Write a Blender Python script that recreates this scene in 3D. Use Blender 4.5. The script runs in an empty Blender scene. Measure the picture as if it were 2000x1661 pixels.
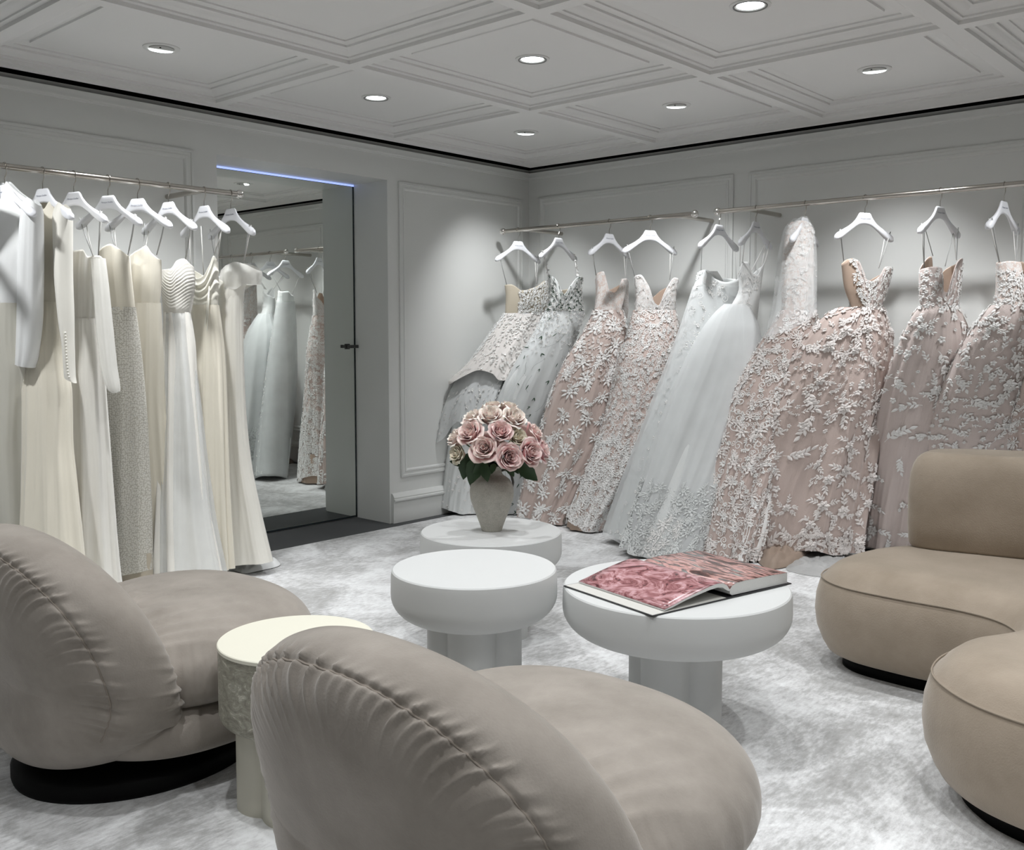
import bpy, bmesh, math, random
import numpy as np
from mathutils import Vector, Matrix

# ------------------------------------------------------------------ camera
PI = math.pi
FPX, PPX, PPY, HOR = 1889.5, 1000.0, 776.0, 646.0
CAM = np.array([4.829, -5.573, 1.272])
H = 2.472                                   # ceiling height
TH = math.radians(41.9)
PITCH = math.atan((PPY - HOR) / FPX)
sc = bpy.context.scene
COL = sc.collection
cd = bpy.data.cameras.new('camera')
cam = bpy.data.objects.new('camera', cd)
COL.objects.link(cam)
sc.camera = cam
cam.location = CAM
cam.rotation_euler = (PI / 2 - PITCH, 0, TH)
cd.sensor_width = 36
cd.lens = 36 * FPX / 2000
cd.shift_y = -(830.5 - PPY) / 2000
cd.clip_start = 0.05

# ------------------------------------------------------------------ world, exposure
w = bpy.data.worlds.new('world')
sc.world = w
w.use_nodes = True
w.node_tree.nodes['Background'].inputs[0].default_value = (0.86, 0.93, 1.0, 1)
w.node_tree.nodes['Background'].inputs[1].default_value = 0.05
vs = sc.view_settings
vs.view_transform = 'Standard'
vs.look = 'None'
vs.gamma = 1
vs.use_curve_mapping = False
vs.exposure = -0.26

# downlights: position of the fitting in its ceiling panel, aim point, power in watts
LX = [0.7125, 1.83, 2.945, 4.06, 5.175]
LY = [-0.851, -2.0885, -3.33, -4.57, -5.81]
LZ = H + 0.061
AIM = {(0, 0): (.30, -.47, 1.35), (1, 0): (1.50, -.44, 1.45), (2, 0): (2.80, -.44, 1.45), (3, 0): (3.8, -.5, 1.35), (4, 0): (5.1, -.5, 1.0),
       (0, 1): (.45, -2.75, 1.3), (0, 2): (.42, -3.25, 1.3), (0, 3): (.40, -3.95, 1.2), (0, 4): (.35, -5.8, 1.0)}
POW = {(1, 1): 62, (1, 2): 62, (0, 0): 110, (1, 0): 138, (2, 0): 138, (3, 0): 135, (0, 1): 48, (0, 2): 128, (0, 3): 110, (0, 4): 40}
LAMP_SPOT = []
for i, x in enumerate(LX):
    for j, y in enumerate(LY):
        ld = bpy.data.lights.new('downlight_beam', 'SPOT')
        ld.energy = POW.get((i, j), 56 if j < 4 else 18)
        ld.color = (0.965, 0.98, 1.0)
        wall_wash = (i, j) in AIM
        ld.spot_size = math.radians(82 if wall_wash else 112)
        ld.spot_blend = 1.0
        ld.shadow_soft_size = .055 if wall_wash else .028
        lo = bpy.data.objects.new('downlight_beam', ld)
        COL.objects.link(lo)
        lo.location = (x, y, LZ - 0.02)
        a = Vector(AIM.get((i, j), (x, y, 0))) - lo.location
        lo.rotation_euler = a.to_track_quat('-Z', 'Y').to_euler()
        LAMP_SPOT.append(((i, j), lo))

rnd = random.Random(7)

# ------------------------------------------------------------------ camera geometry helpers
_F = np.array([-math.sin(TH) * math.cos(PITCH), math.cos(TH) * math.cos(PITCH), -math.sin(PITCH)])
_R = np.array([math.cos(TH), math.sin(TH), 0.0])
_U = np.array([-math.sin(TH) * math.sin(PITCH), math.cos(TH) * math.sin(PITCH), math.cos(PITCH)])

def at(px, py, A, d):
    """point where the sight line through a photo pixel meets the upright plane through A along d"""
    px = np.asarray(px, float); py = np.asarray(py, float)
    ray = _F + _R * ((px - PPX) / FPX)[..., None] - _U * ((py - PPY) / FPX)[..., None]
    A = np.asarray(A, float); d = np.asarray(d, float)
    nx, ny = -d[..., 1], d[..., 0]
    t = ((A[..., 0] - CAM[0]) * nx + (A[..., 1] - CAM[1]) * ny) / (ray[..., 0] * nx + ray[..., 1] * ny)
    return CAM + ray * t[..., None]

# ------------------------------------------------------------------ object helpers
def thing(name, label, cat, loc=(0, 0, 0), rotz=0.0, group=None):
    o = bpy.data.objects.new(name, None)
    COL.objects.link(o)
    o.location = loc
    o.rotation_euler = (0, 0, rotz)
    o.empty_display_size = 0.1
    o['label'] = label
    o['category'] = cat
    if group: o['group'] = group
    return o

def tag(o, label=None, cat=None, group=None, kind=None):
    if label: o['label'] = label
    if cat: o['category'] = cat
    if group: o['group'] = group
    if kind: o['kind'] = kind
    return o

def mesh(name, V, Fc, mats, parent=None, smooth=True, uv=None, mi=None, org=(0, 0, 0), flat_angle=None):
    me = bpy.data.meshes.new(name)
    V = np.asarray(V, float).reshape(-1, 3) - np.asarray(org, float)
    me.from_pydata(V.tolist(), [], [list(f) for f in Fc])
    if not isinstance(mats, (list, tuple)): mats = [mats]
    for m in mats: me.materials.append(m)
    if mi is not None: me.polygons.foreach_set('material_index', list(mi))
    me.polygons.foreach_set('use_smooth', [bool(smooth)] * len(me.polygons))
    if uv is not None:
        lay = me.uv_layers.new(name='UVMap')
        idx = np.empty(len(me.loops), np.int32)
        me.loops.foreach_get('vertex_index', idx)
        lay.data.foreach_set('uv', np.asarray(uv, float)[idx].ravel())
    me.update()
    o = bpy.data.objects.new(name, me)
    COL.objects.link(o)
    if parent: o.parent = parent
    return o

def edges_sharp(o, deg=35):
    me = o.data
    me.polygons.foreach_set('use_smooth', [True] * len(me.polygons))
    bm = bmesh.new(); bm.from_mesh(me)
    for e in bm.edges:
        if len(e.link_faces) == 2 and e.calc_face_angle(0) > math.radians(deg): e.smooth = False
    bm.to_mesh(me); bm.free()
    return o

class MB:
    """collects shapes for ONE mesh object"""
    def __init__(s): s.V = []; s.F = []; s.M = []
    def add(s, V, F, m=0):
        k = len(s.V); s.V += [tuple(map(float, v)) for v in V]
        s.F += [[i + k for i in f] for f in F]; s.M += [m] * len(F); return s
    def box(s, a, b, m=0):
        (x0, y0, z0), (x1, y1, z1) = a, b
        return s.add([(x0, y0, z0), (x1, y0, z0), (x1, y1, z0), (x0, y1, z0), (x0, y0, z1), (x1, y0, z1), (x1, y1, z1), (x0, y1, z1)],
                     [(0, 3, 2, 1), (4, 5, 6, 7), (0, 1, 5, 4), (1, 2, 6, 5), (2, 3, 7, 6), (3, 0, 4, 7)], m)
    def lathe(s, prof, n=48, c=(0, 0, 0), m=0, ang0=0.0, cap=True):
        V = []; F = []
        for r, z in prof:
            for k in range(n):
                a = ang0 + 2 * PI * k / n
                V.append((c[0] + r * math.cos(a), c[1] + r * math.sin(a), c[2] + z))
        for i in range(len(prof) - 1):
            for k in range(n):
                F.append((i * n + k, i * n + (k + 1) % n, (i + 1) * n + (k + 1) % n, (i + 1) * n + k))
        if cap and prof[0][0] > 1e-5: F.append(tuple(range(n))[::-1])
        if cap and prof[-1][0] > 1e-5: F.append(tuple(range((len(prof) - 1) * n, len(prof) * n)))
        return s.add(V, F, m)
    def tube(s, pts, r, n=8, m=0, cap=True, closed=False):
        P = [np.array(p, float) for p in pts]; N = len(P)
        rr = r if hasattr(r, '__len__') else [r] * N
        V = []; F = []; up = None
        for i in range(N):
            if closed: t = P[(i + 1) % N] - P[i - 1]
            else: t = P[min(i + 1, N - 1)] - P[max(i - 1, 0)]
            t = t / (np.linalg.norm(t) + 1e-12)
            if up is None:
                up = np.array([0, 0, 1.0]) if abs(t[2]) < .9 else np.array([1.0, 0, 0])
            a = up - t * (up @ t); a /= np.linalg.norm(a) + 1e-12; up = a
            b = np.cross(t, a)
            for k in range(n):
                an = 2 * PI * k / n
                V.append(P[i] + (a * math.cos(an) + b * math.sin(an)) * rr[i])
        for i in range(N if closed else N - 1):
            for k in range(n):
                j = (i + 1) % N
                F.append((i * n + k, j * n + k, j * n + (k + 1) % n, i * n + (k + 1) % n))
        if cap and not closed:
            F.append(tuple(range(n))); F.append(tuple(range((N - 1) * n, N * n))[::-1])
        return s.add(V, F, m)
    def sphere(s, c, r, n=16, m=0):
        pr = [(r * math.sin(PI * i / n) if 0 < i < n else 0.0001, -r * math.cos(PI * i / n)) for i in range(n + 1)]
        return s.lathe(pr, n * 2, c, m)
    def build(s, name, mats, parent=None, smooth=True, sharp=35, org=(0, 0, 0)):
        o = mesh(name, s.V, s.F, mats, parent, smooth, mi=s.M, org=org)
        if smooth and sharp: edges_sharp(o, sharp)
        return o

def rect_rings(prof, x0, x1, y0, y1):
    """nested rectangle rings: prof = [(inset, height)]; returns V (x, y, h), F"""
    V = []; F = []
    for d, h in prof:
        V += [(x0 + d, y0 + d, h), (x1 - d, y0 + d, h), (x1 - d, y1 - d, h), (x0 + d, y1 - d, h)]
    for i in range(len(prof) - 1):
        for k in range(4):
            F.append((i * 4 + k, i * 4 + (k + 1) % 4, (i + 1) * 4 + (k + 1) % 4, (i + 1) * 4 + k))
    return V, F

def grid_faces(nr, nc, wrap=True):
    F = []
    for i in range(nr - 1):
        for j in range(nc if wrap else nc - 1):
            F.append((i * nc + j, (i + 1) * nc + j, (i + 1) * nc + (j + 1) % nc, i * nc + (j + 1) % nc))
    return F

def interp(x, xp, fp):
    """smooth monotone-ish interpolation through control points"""
    xp = np.asarray(xp, float); fp = np.asarray(fp, float); x = np.asarray(x, float)
    if len(xp) < 3: return np.interp(x, xp, fp)
    h = np.diff(xp); dl = np.diff(fp) / h
    m = np.zeros(len(xp)); m[0] = dl[0]; m[-1] = dl[-1]
    for i in range(1, len(xp) - 1):
        m[i] = 0 if dl[i - 1] * dl[i] <= 0 else 2 * dl[i - 1] * dl[i] / (dl[i - 1] + dl[i])
    k = np.clip(np.searchsorted(xp, x, 'right') - 1, 0, len(xp) - 2)
    t = np.clip((x - xp[k]) / h[k], 0, 1)
    t2 = t * t; t3 = t2 * t
    return (2 * t3 - 3 * t2 + 1) * fp[k] + (t3 - 2 * t2 + t) * h[k] * m[k] + (-2 * t3 + 3 * t2) * fp[k + 1] + (t3 - t2) * h[k] * m[k + 1]

def catmull(P, n):
    """closed smooth curve through points, n samples per span"""
    P = np.asarray(P, float); N = len(P); out = []
    for i in range(N):
        p0, p1, p2, p3 = P[i - 1], P[i], P[(i + 1) % N], P[(i + 2) % N]
        for k in range(n):
            t = k / n
            out.append(.5 * ((2 * p1) + (-p0 + p2) * t + (2 * p0 - 5 * p1 + 4 * p2 - p3) * t * t + (-p0 + 3 * p1 - 3 * p2 + p3) * t ** 3))
    return np.array(out)

# ------------------------------------------------------------------ materials
def nmat(name):
    m = bpy.data.materials.new(name); m.use_nodes = True
    nt = m.node_tree; b = nt.nodes['Principled BSDF']
    return m, nt, b

def N(nt, t, **kw):
    n = nt.nodes.new(t)
    for k, v in kw.items():
        if k.startswith('i_'):
            n.inputs[int(k[2:]) if k[2:].isdigit() else k[2:]].default_value = v
        else: setattr(n, k, v)
    return n

def L(nt, a, b): nt.links.new(a, b)

def plain(name, col, rough=.5, metal=0.0, sheen=0.0, bump=None, spec=None):
    m, nt, b = nmat(name)
    b.inputs['Base Color'].default_value = (*col, 1)
    b.inputs['Roughness'].default_value = rough
    b.inputs['Metallic'].default_value = metal
    if spec is not None: b.inputs['Specular IOR Level'].default_value = spec
    if sheen: b.inputs['Sheen Weight'].default_value = sheen
    if bump:
        sc_, st, di = bump
        tc = N(nt, 'ShaderNodeTexCoord')
        no = N(nt, 'ShaderNodeTexNoise'); no.inputs['Scale'].default_value = sc_; no.inputs['Detail'].default_value = 4
        bp = N(nt, 'ShaderNodeBump'); bp.inputs['Strength'].default_value = st; bp.inputs['Distance'].default_value = di
        L(nt, tc.outputs['Object'], no.inputs['Vector']); L(nt, no.outputs[0], bp.inputs['Height']); L(nt, bp.outputs[0], b.inputs['Normal'])
    return m

def mixcol(nt, fac, a, b, mode='MIX'):
    n = nt.nodes.new('ShaderNodeMix'); n.data_type = 'RGBA'; n.blend_type = mode
    if hasattr(fac, 'name'): L(nt, fac, n.inputs[0])
    else: n.inputs[0].default_value = fac
    for s, v in ((6, a), (7, b)):
        if hasattr(v, 'name'): L(nt, v, n.inputs[s])
        else: n.inputs[s].default_value = (*v, 1)
    return n.outputs[2]

def ramp(nt, src, pts):
    r = nt.nodes.new('ShaderNodeValToRGB')
    e = r.color_ramp.elements
    e[0].position, e[0].color = pts[0][0], (*pts[0][1], 1)
    e[1].position, e[1].color = pts[-1][0], (*pts[-1][1], 1)
    for p, c in pts[1:-1]:
        q = e.new(p); q.color = (*c, 1)
    L(nt, src, r.inputs[0]); return r.outputs[0]

def M_(nt, op, a, b=None, c=None):
    n = nt.nodes.new('ShaderNodeMath'); n.operation = op
    for i, v in enumerate((a, b, c)):
        if v is None: continue
        if hasattr(v, 'name'): L(nt, v, n.inputs[i])
        else: n.inputs[i].default_value = v
    return n.outputs[0]

def g(v): return (v, v, v)

def cloth(name, col, rough=.75, sheen=.3, weave=0.25, var=0.04, streak=False, sheer=0.0, spec=.3):
    """woven cloth on the UV in metres; sheer lets some light and sight through like tulle"""
    m, nt, b = nmat(name)
    tc = N(nt, 'ShaderNodeTexCoord'); uv = tc.outputs['UV']
    no = N(nt, 'ShaderNodeTexNoise'); no.inputs['Scale'].default_value = 9; no.inputs['Detail'].default_value = 3
    L(nt, uv, no.inputs['Vector'])
    c2 = tuple(max(0, v - var) for v in col)
    b_c = mixcol(nt, no.outputs[0], c2, col)
    L(nt, b_c, b.inputs['Base Color'])
    b.inputs['Roughness'].default_value = rough
    b.inputs['Sheen Weight'].default_value = sheen
    b.inputs['Specular IOR Level'].default_value = spec
    mp = N(nt, 'ShaderNodeMapping'); mp.inputs['Scale'].default_value = (160, 12, 1) if streak else (260, 260, 260)
    L(nt, uv, mp.inputs[0])
    n2 = N(nt, 'ShaderNodeTexNoise'); n2.inputs['Scale'].default_value = 1; n2.inputs['Detail'].default_value = 2
    L(nt, mp.outputs[0], n2.inputs['Vector'])
    bp = N(nt, 'ShaderNodeBump'); bp.inputs['Strength'].default_value = weave; bp.inputs['Distance'].default_value = .002
    L(nt, n2.outputs[0], bp.inputs['Height']); L(nt, bp.outputs[0], b.inputs['Normal'])
    if sheer:
        tr = N(nt, 'ShaderNodeBsdfTransparent'); mx = N(nt, 'ShaderNodeMixShader')
        lw = N(nt, 'ShaderNodeTexNoise'); lw.inputs['Scale'].default_value = 5; L(nt, uv, lw.inputs['Vector'])
        f = M_(nt, 'ADD', M_(nt, 'MULTIPLY', lw.outputs[0], .2), sheer - .1)
        L(nt, f, mx.inputs[0]); L(nt, b.outputs[0], mx.inputs[1]); L(nt, tr.outputs[0], mx.inputs[2])
        L(nt, mx.outputs[0], nt.nodes['Material Output'].inputs[0])
    return m

def lace(name, ground, thread, scale=14.0, cover=.5, petals=5, fine=70.0, lines=True):
    """lace on the UV in metres: rows of small flowers, vine lines and net over a ground cloth"""
    m, nt, b = nmat(name)
    tc = N(nt, 'ShaderNodeTexCoord'); uv = tc.outputs['UV']
    masks = []
    for s, rad, pet in ((scale, .46, petals), (scale * 2.1, .40, petals + 1)):
        vo = N(nt, 'ShaderNodeTexVoronoi'); vo.voronoi_dimensions = '2D'; vo.inputs['Scale'].default_value = s; vo.inputs['Randomness'].default_value = .7
        wn = N(nt, 'ShaderNodeTexNoise'); wn.inputs['Scale'].default_value = s * 1.2
        L(nt, uv, wn.inputs['Vector'])
        ad = N(nt, 'ShaderNodeVectorMath', operation='MULTIPLY_ADD')
        L(nt, wn.outputs[1], ad.inputs[0]); ad.inputs[1].default_value = (.25 / s,) * 3; L(nt, uv, ad.inputs[2])
        L(nt, ad.outputs[0], vo.inputs['Vector'])
        sb = N(nt, 'ShaderNodeVectorMath', operation='SUBTRACT'); L(nt, ad.outputs[0], sb.inputs[0]); L(nt, vo.outputs['Position'], sb.inputs[1])
        sx = N(nt, 'ShaderNodeSeparateXYZ'); L(nt, sb.outputs[0], sx.inputs[0])
        an = M_(nt, 'ARCTAN2', sx.outputs[1], sx.outputs[0])
        sc_ = N(nt, 'ShaderNodeSeparateColor'); L(nt, vo.outputs['Color'], sc_.inputs[0])
        ph = M_(nt, 'MULTIPLY', sc_.outputs[0], 6.28)
        wv = M_(nt, 'ABSOLUTE', M_(nt, 'SINE', M_(nt, 'ADD', M_(nt, 'MULTIPLY', an, pet / 2), ph)))
        R = M_(nt, 'MULTIPLY', M_(nt, 'MULTIPLY_ADD', wv, .55, .45), rad)
        q = M_(nt, 'DIVIDE', vo.outputs['Distance'], R)
        on = M_(nt, 'LESS_THAN', q, 1.0)
        keep = M_(nt, 'GREATER_THAN', sc_.outputs[1], 1 - cover - .3)
        hole = M_(nt, 'GREATER_THAN', M_(nt, 'ABSOLUTE', M_(nt, 'SUBTRACT', q, .55)), .07)
        masks.append(M_(nt, 'MULTIPLY', M_(nt, 'MULTIPLY', on, keep), hole))
    if lines:
        n1 = N(nt, 'ShaderNodeTexNoise'); n1.inputs['Scale'].default_value = scale * .9; n1.inputs['Detail'].default_value = 1; L(nt, uv, n1.inputs['Vector'])
        ln = M_(nt, 'LESS_THAN', M_(nt, 'ABSOLUTE', M_(nt, 'SUBTRACT', M_(nt, 'FRACT', M_(nt, 'MULTIPLY', n1.outputs[0], 4.0)), .5)), .06)
        masks.append(ln)
    mk = masks[0]
    for x in masks[1:]: mk = M_(nt, 'MAXIMUM', mk, x)
    cl = mixcol(nt, mk, ground, thread)
    L(nt, cl, b.inputs['Base Color'])
    b.inputs['Roughness'].default_value = .8; b.inputs['Sheen Weight'].default_value = .2; b.inputs['Specular IOR Level'].default_value = .25
    bp = N(nt, 'ShaderNodeBump'); bp.inputs['Strength'].default_value = .7; bp.inputs['Distance'].default_value = .003
    fn = N(nt, 'ShaderNodeTexNoise'); fn.inputs['Scale'].default_value = fine * 4; L(nt, uv, fn.inputs['Vector'])
    L(nt, M_(nt, 'ADD', mk, M_(nt, 'MULTIPLY', fn.outputs[0], .5)), bp.inputs['Height']); L(nt, bp.outputs[0], b.inputs['Normal'])
    return m

WALLC = (.72, .73, .71)
m_wall = plain('satin_wall_paint', WALLC, .38, bump=(60, .02, .002))
m_ceil = plain('ceiling_paint', (.80, .795, .78), .55)
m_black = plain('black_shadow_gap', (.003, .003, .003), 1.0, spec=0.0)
m_steel = plain('brushed_nickel', (.50, .47, .43), .2, 1.0)
m_dark_steel = plain('dark_metal', (.12, .12, .12), .3, 1.0)
m_chrome = plain('polished_metal', (.8, .78, .75), .08, 1.0)
m_hanger = plain('white_hanger_plastic', (.86, .87, .90), .32)
m_print = plain('grey_print', (.25, .26, .32), .6)
m_plaster = plain('white_plaster', (.64, .65, .64), .55, bump=(18, .12, .004))
m_black_base = plain('black_plinth', (.004, .004, .004), .6, spec=.1)
m_trimw = plain('white_fitting', (.7, .7, .68), .4)
m_baffle = plain('grey_baffle', (.16, .16, .15), .4, .6)

def emit(name, col, st):
    m, nt, b = nmat(name)
    b.inputs['Base Color'].default_value = (0.8, .8, .8, 1)
    b.inputs['Emission Color'].default_value = (*col, 1)
    b.inputs['Emission Strength'].default_value = st
    return m
m_lens = emit('lit_lens', (.92, .98, 1.0), 9)
m_led = emit('blue_white_led', (.30, .42, 1.0), 1.3)

def make_mirror():
    m, nt, b = nmat('mirror_glass')
    b.inputs['Base Color'].default_value = (.80, .83, .80, 1)
    b.inputs['Metallic'].default_value = 1; b.inputs['Roughness'].default_value = .01
    return m
m_mirror = make_mirror()

def make_rug():
    m, nt, b = nmat('pale_grey_rug')
    tc = N(nt, 'ShaderNodeTexCoord'); ob = tc.outputs['Object']
    n1 = N(nt, 'ShaderNodeTexNoise'); n1.inputs['Scale'].default_value = 2.6; n1.inputs['Detail'].default_value = 6; n1.inputs['Roughness'].default_value = .68
    n1.inputs['Distortion'].default_value = .6
    L(nt, ob, n1.inputs['Vector'])
    mp = N(nt, 'ShaderNodeMapping'); mp.inputs['Scale'].default_value = (46, 15, 1); mp.inputs['Rotation'].default_value = (0, 0, .05); L(nt, ob, mp.inputs[0])
    n2 = N(nt, 'ShaderNodeTexNoise'); n2.inputs['Scale'].default_value = 1.4; n2.inputs['Detail'].default_value = 5; n2.inputs['Roughness'].default_value = .7; L(nt, mp.outputs[0], n2.inputs['Vector'])
    mx = M_(nt, 'ADD', M_(nt, 'MULTIPLY', n1.outputs[0], .62), M_(nt, 'MULTIPLY', n2.outputs[0], .38))
    c = ramp(nt, mx, [(.34, (.34, .335, .325)), (.45, (.49, .49, .485)), (.52, (.68, .68, .68)), (.60, (.84, .85, .85))])
    L(nt, c, b.inputs['Base Color'])
    b.inputs['Roughness'].default_value = .9; b.inputs['Sheen Weight'].default_value = .2; b.inputs['Specular IOR Level'].default_value = .1
    n3 = N(nt, 'ShaderNodeTexNoise'); n3.inputs['Scale'].default_value = 260; L(nt, ob, n3.inputs['Vector'])
    bp = N(nt, 'ShaderNodeBump'); bp.inputs['Strength'].default_value = .5; bp.inputs['Distance'].default_value = .004
    L(nt, M_(nt, 'ADD', n3.outputs[0], n2.outputs[0]), bp.inputs['Height']); L(nt, bp.outputs[0], b.inputs['Normal'])
    return m
m_rug = make_rug()
m_dark_floor = plain('charcoal_carpet', (.075, .078, .08), .95, bump=(300, .4, .003))

def velvet(name, c_dark, c_light, mottle=7.0, fine=0.25):
    m, nt, b = nmat(name)
    tc = N(nt, 'ShaderNodeTexCoord'); ob = tc.outputs['Object']
    n1 = N(nt, 'ShaderNodeTexNoise'); n1.inputs['Scale'].default_value = mottle; n1.inputs['Detail'].default_value = 5; n1.inputs['Roughness'].default_value = .6
    L(nt, ob, n1.inputs['Vector'])
    c = ramp(nt, n1.outputs[0], [(.3, c_dark), (.7, c_light)])
    L(nt, c, b.inputs['Base Color'])
    b.inputs['Roughness'].default_value = .85; b.inputs['Sheen Weight'].default_value = .5; b.inputs['Sheen Roughness'].default_value = .4
    b.inputs['Sheen Tint'].default_value = (.95, .92, .88, 1)
    b.inputs['Specular IOR Level'].default_value = .15
    n2 = N(nt, 'ShaderNodeTexNoise'); n2.inputs['Scale'].default_value = 220; n2.inputs['Detail'].default_value = 3; L(nt, ob, n2.inputs['Vector'])
    bp = N(nt, 'ShaderNodeBump'); bp.inputs['Strength'].default_value = fine; bp.inputs['Distance'].default_value = .002
    L(nt, n2.outputs[0], bp.inputs['Height']); L(nt, bp.outputs[0], b.inputs['Normal'])
    return m
m_velvet = velvet('grey_beige_velvet', (.285, .255, .222), (.39, .352, .312))
m_mohair = velvet('tan_mohair', (.31, .255, .195), (.42, .352, .28), 4.0, .45)
m_piping = plain('velvet_piping', (.30, .26, .22), .8)
m_piping2 = plain('tan_piping', (.30, .25, .195), .9)

# ================================================================== the room
XE, YE = 7.2, -8.0
def struct(name, mb, mats, smooth=True, parent=None):
    o = mb.build(name, mats, parent, smooth)
    if parent is None: o['kind'] = 'structure'
    return o

struct('floor', MB().box((0.112, YE, -.06), (XE, -.112, 0.0)), m_rug, False)
fb = MB().box((-.34, YE, -.06), (0.112, 0.02, -.004)).box((.112, -.112, -.06), (XE, .02, -.004))
tag(fb.build('trim_1', m_dark_floor, None, False), kind='structure')

# recess with the mirror
RY0, RY1, RZ, RD = -2.632, -1.400, 2.244, 0.34
wl = MB()
wl.box((-.40, YE, -.06), (0, RY0, H)).box((-.40, RY1, -.06), (0, .1, H)).box((-.40, RY0, RZ), (0, RY1, H)).box((-.45, RY0, -.06), (-RD - .012, RY1, RZ))
FRAME = [(0, 0), (.001, .010), (.010, .014), (.016, .014), (.018, .008), (.034, .006), (.036, .010), (.046, .010), (.055, .002), (.056, 0)]
def wall_panel(mb, a0, a1, z0, z1, side):
    V, F = rect_rings(FRAME, a0, a1, z0, z1)
    if side == 'left': V = [(h + .0005, a, z) for a, z, h in V]
    else:
        V = [(a, -h - .0005, z) for a, z, h in V]
    mb.add(V, F)
for a0, a1 in ((-7.6, -5.5), (-5.4, -2.775), (-1.305, -.075)): wall_panel(wl, a0, a1, .295, 2.246, 'left')
struct('wall_left', wl, m_wall)
wr = MB().box((0, 0, -.06), (XE + .1, .1, H))
for a0, a1 in ((.10, 1.724), (1.832, 3.46), (3.57, 5.2), (5.31, 6.95)): wall_panel(wr, a0, a1, .295, 2.262, 'right')
struct('wall_right', wr, m_wall)
struct('wall_back', MB().box((-.4, YE - .1, -.06), (XE + .1, YE, H + .2)), m_wall, False)
struct('wall_front', MB().box((XE, YE, -.06), (XE + .1, 0, H + .2)), m_wall, False)
# upper line mouldings and skirtings, swept as stepped strips
def strip(mb, prof, axis, a0, a1):
    V = []; n = len(prof)
    for a in (a0, a1):
        for o_, z in prof: V.append((o_, a, z) if axis == 'left' else (a, -o_, z))
    F = [(i, i + 1, n + i + 1, n + i) for i in range(n - 1)] + [tuple(range(n))[::-1], tuple(range(n, 2 * n))]
    mb.add(V, F)
CR = [(0, 2.398), (.006, 2.400), (.008, 2.408), (.014, 2.412), (.016, 2.420), (.016, 2.428), (.022, 2.440), (.024, 2.446), (.006, 2.449), (0, 2.450)]
BB = [(0, -.003), (.024, -.003), (.026, .135), (.034, .140), (.040, .146), (.040, .156), (.030, .160), (.032, .168), (.020, .186), (.014, .194), (0, .196)]
t = MB(); strip(t, CR, 'left', YE, 0); struct('trim_2', t, m_wall)
t = MB(); strip(t, CR, 'right', 0, XE); struct('trim_3', t, m_wall)
t = MB(); strip(t, BB, 'left', RY1 + .012, 0); strip(t, BB, 'left', YE, RY0 - .012); struct('baseboard_left', t, m_wall)
t = MB(); strip(t, BB, 'right', 0, XE); struct('baseboard_right', t, m_wall)

# coffered ceiling with a black shadow gap against the walls
GX = [.155, 1.27, 2.39, 3.50, 4.62, 5.73, 6.85]
GY = [-.235, -1.467, -2.71, -3.95, -5.19, -6.43, -7.67]
PROF = [(0, 0), (.033, 0), (.0335, .016), (.056, .017), (.0565, .024), (.066, .026), (.080, .030), (.094, .040), (.102, .044), (.108, .044), (.1085, .053), (.146, .054), (.1465, .060), (.158, .062), (.172, .066), (.188, .074), (.196, .076), (.1965, .061)]
cm = MB()
for i in range(6):
    for j in range(6):
        V, F = rect_rings(PROF, GX[i], GX[i + 1], GY[j + 1], GY[j])
        V = [(x, y, H + h) for x, y, h in V]
        n = len(V); F.append((n - 4, n - 3, n - 2, n - 1))
        cm.add(V, [f[::-1] for f in F])
for a, b in (((.10, GY[-1]), (GX[0], -.10)), ((GX[-1], GY[-1]), (XE - .1, -.10)), ((GX[0], GY[0]), (GX[-1], -.10)), ((.10, YE + .1), (XE - .1, GY[-1]))):
    cm.add([(a[0], a[1], H), (b[0], a[1], H), (b[0], b[1], H), (a[0], b[1], H)], [(3, 2, 1, 0)])
# small stepped bead along the outer edge
V, F = rect_rings([(0, -.002), (.004, -.004), (.020, -.004), (.024, 0)], .10, XE - .1, YE + .1, -.10)
cm.add([(x, y, H + h) for x, y, h in V], F)
cm.box((.10, YE + .1, H + .07), (XE - .1, -.10, H + .09))
for a, b in (((.10, YE + .1), (.104, -.1)), ((.104, -.104), (XE - .1, -.1))): cm.box((a[0], a[1], H - .002), (b[0], b[1], H + .08))
struct('ceiling', cm, m_ceil)
gp = MB().box((-.05, YE, H + .075), (.22, .05, H + .10)).box((.22, -.22, H + .075), (XE, .05, H + .10))  # black lining stands in for the shade up inside the gap
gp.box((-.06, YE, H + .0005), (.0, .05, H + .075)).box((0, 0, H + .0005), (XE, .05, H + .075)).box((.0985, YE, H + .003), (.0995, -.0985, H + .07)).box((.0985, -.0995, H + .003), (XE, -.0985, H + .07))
struct('gap_shade', gp, m_black, False)

# mirror door in the recess
mt = thing('mirror_door', 'tall full-length mirror door set in the recess of the left wall', 'mirror', (-RD, (RY0 + RY1) / 2, 0))
og = mt.location
MB().box((-RD - .010, RY0 + .004, .012), (-RD, RY1 - .010, RZ - .012)).build('mirror_glass', m_mirror, mt, False, org=og)
MB().box((-RD - .011, RY1 - .010, .0), (-RD + .003, RY1 - .001, RZ - .002)).box((-RD - .011, RY0, .0), (-RD + .003, RY1 - .001, .012)).box((-RD - .011, RY0, RZ - .014), (-RD + .003, RY1 - .001, RZ - .010)).build('frame', plain('dark_edge', (.03, .04, .045), .25, .3), mt, False, org=og)
hy = RY1 - .07
hd = MB().lathe([(.011, 0), (.011, .05)], 20)
hd.V = [(-RD + z, hy + x, 1.165 + y) for x, y, z in hd.V]
hd.box((-RD + .036, hy - .012, 1.155), (-RD + .056, hy + .052, 1.176))
hd.box((-RD, hy - .018, 1.147), (-RD + .006, hy + .018, 1.183))
o = hd.build('handle', m_dark_steel, mt, org=og); o['label'] = 'dark metal lever handle'
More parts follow.
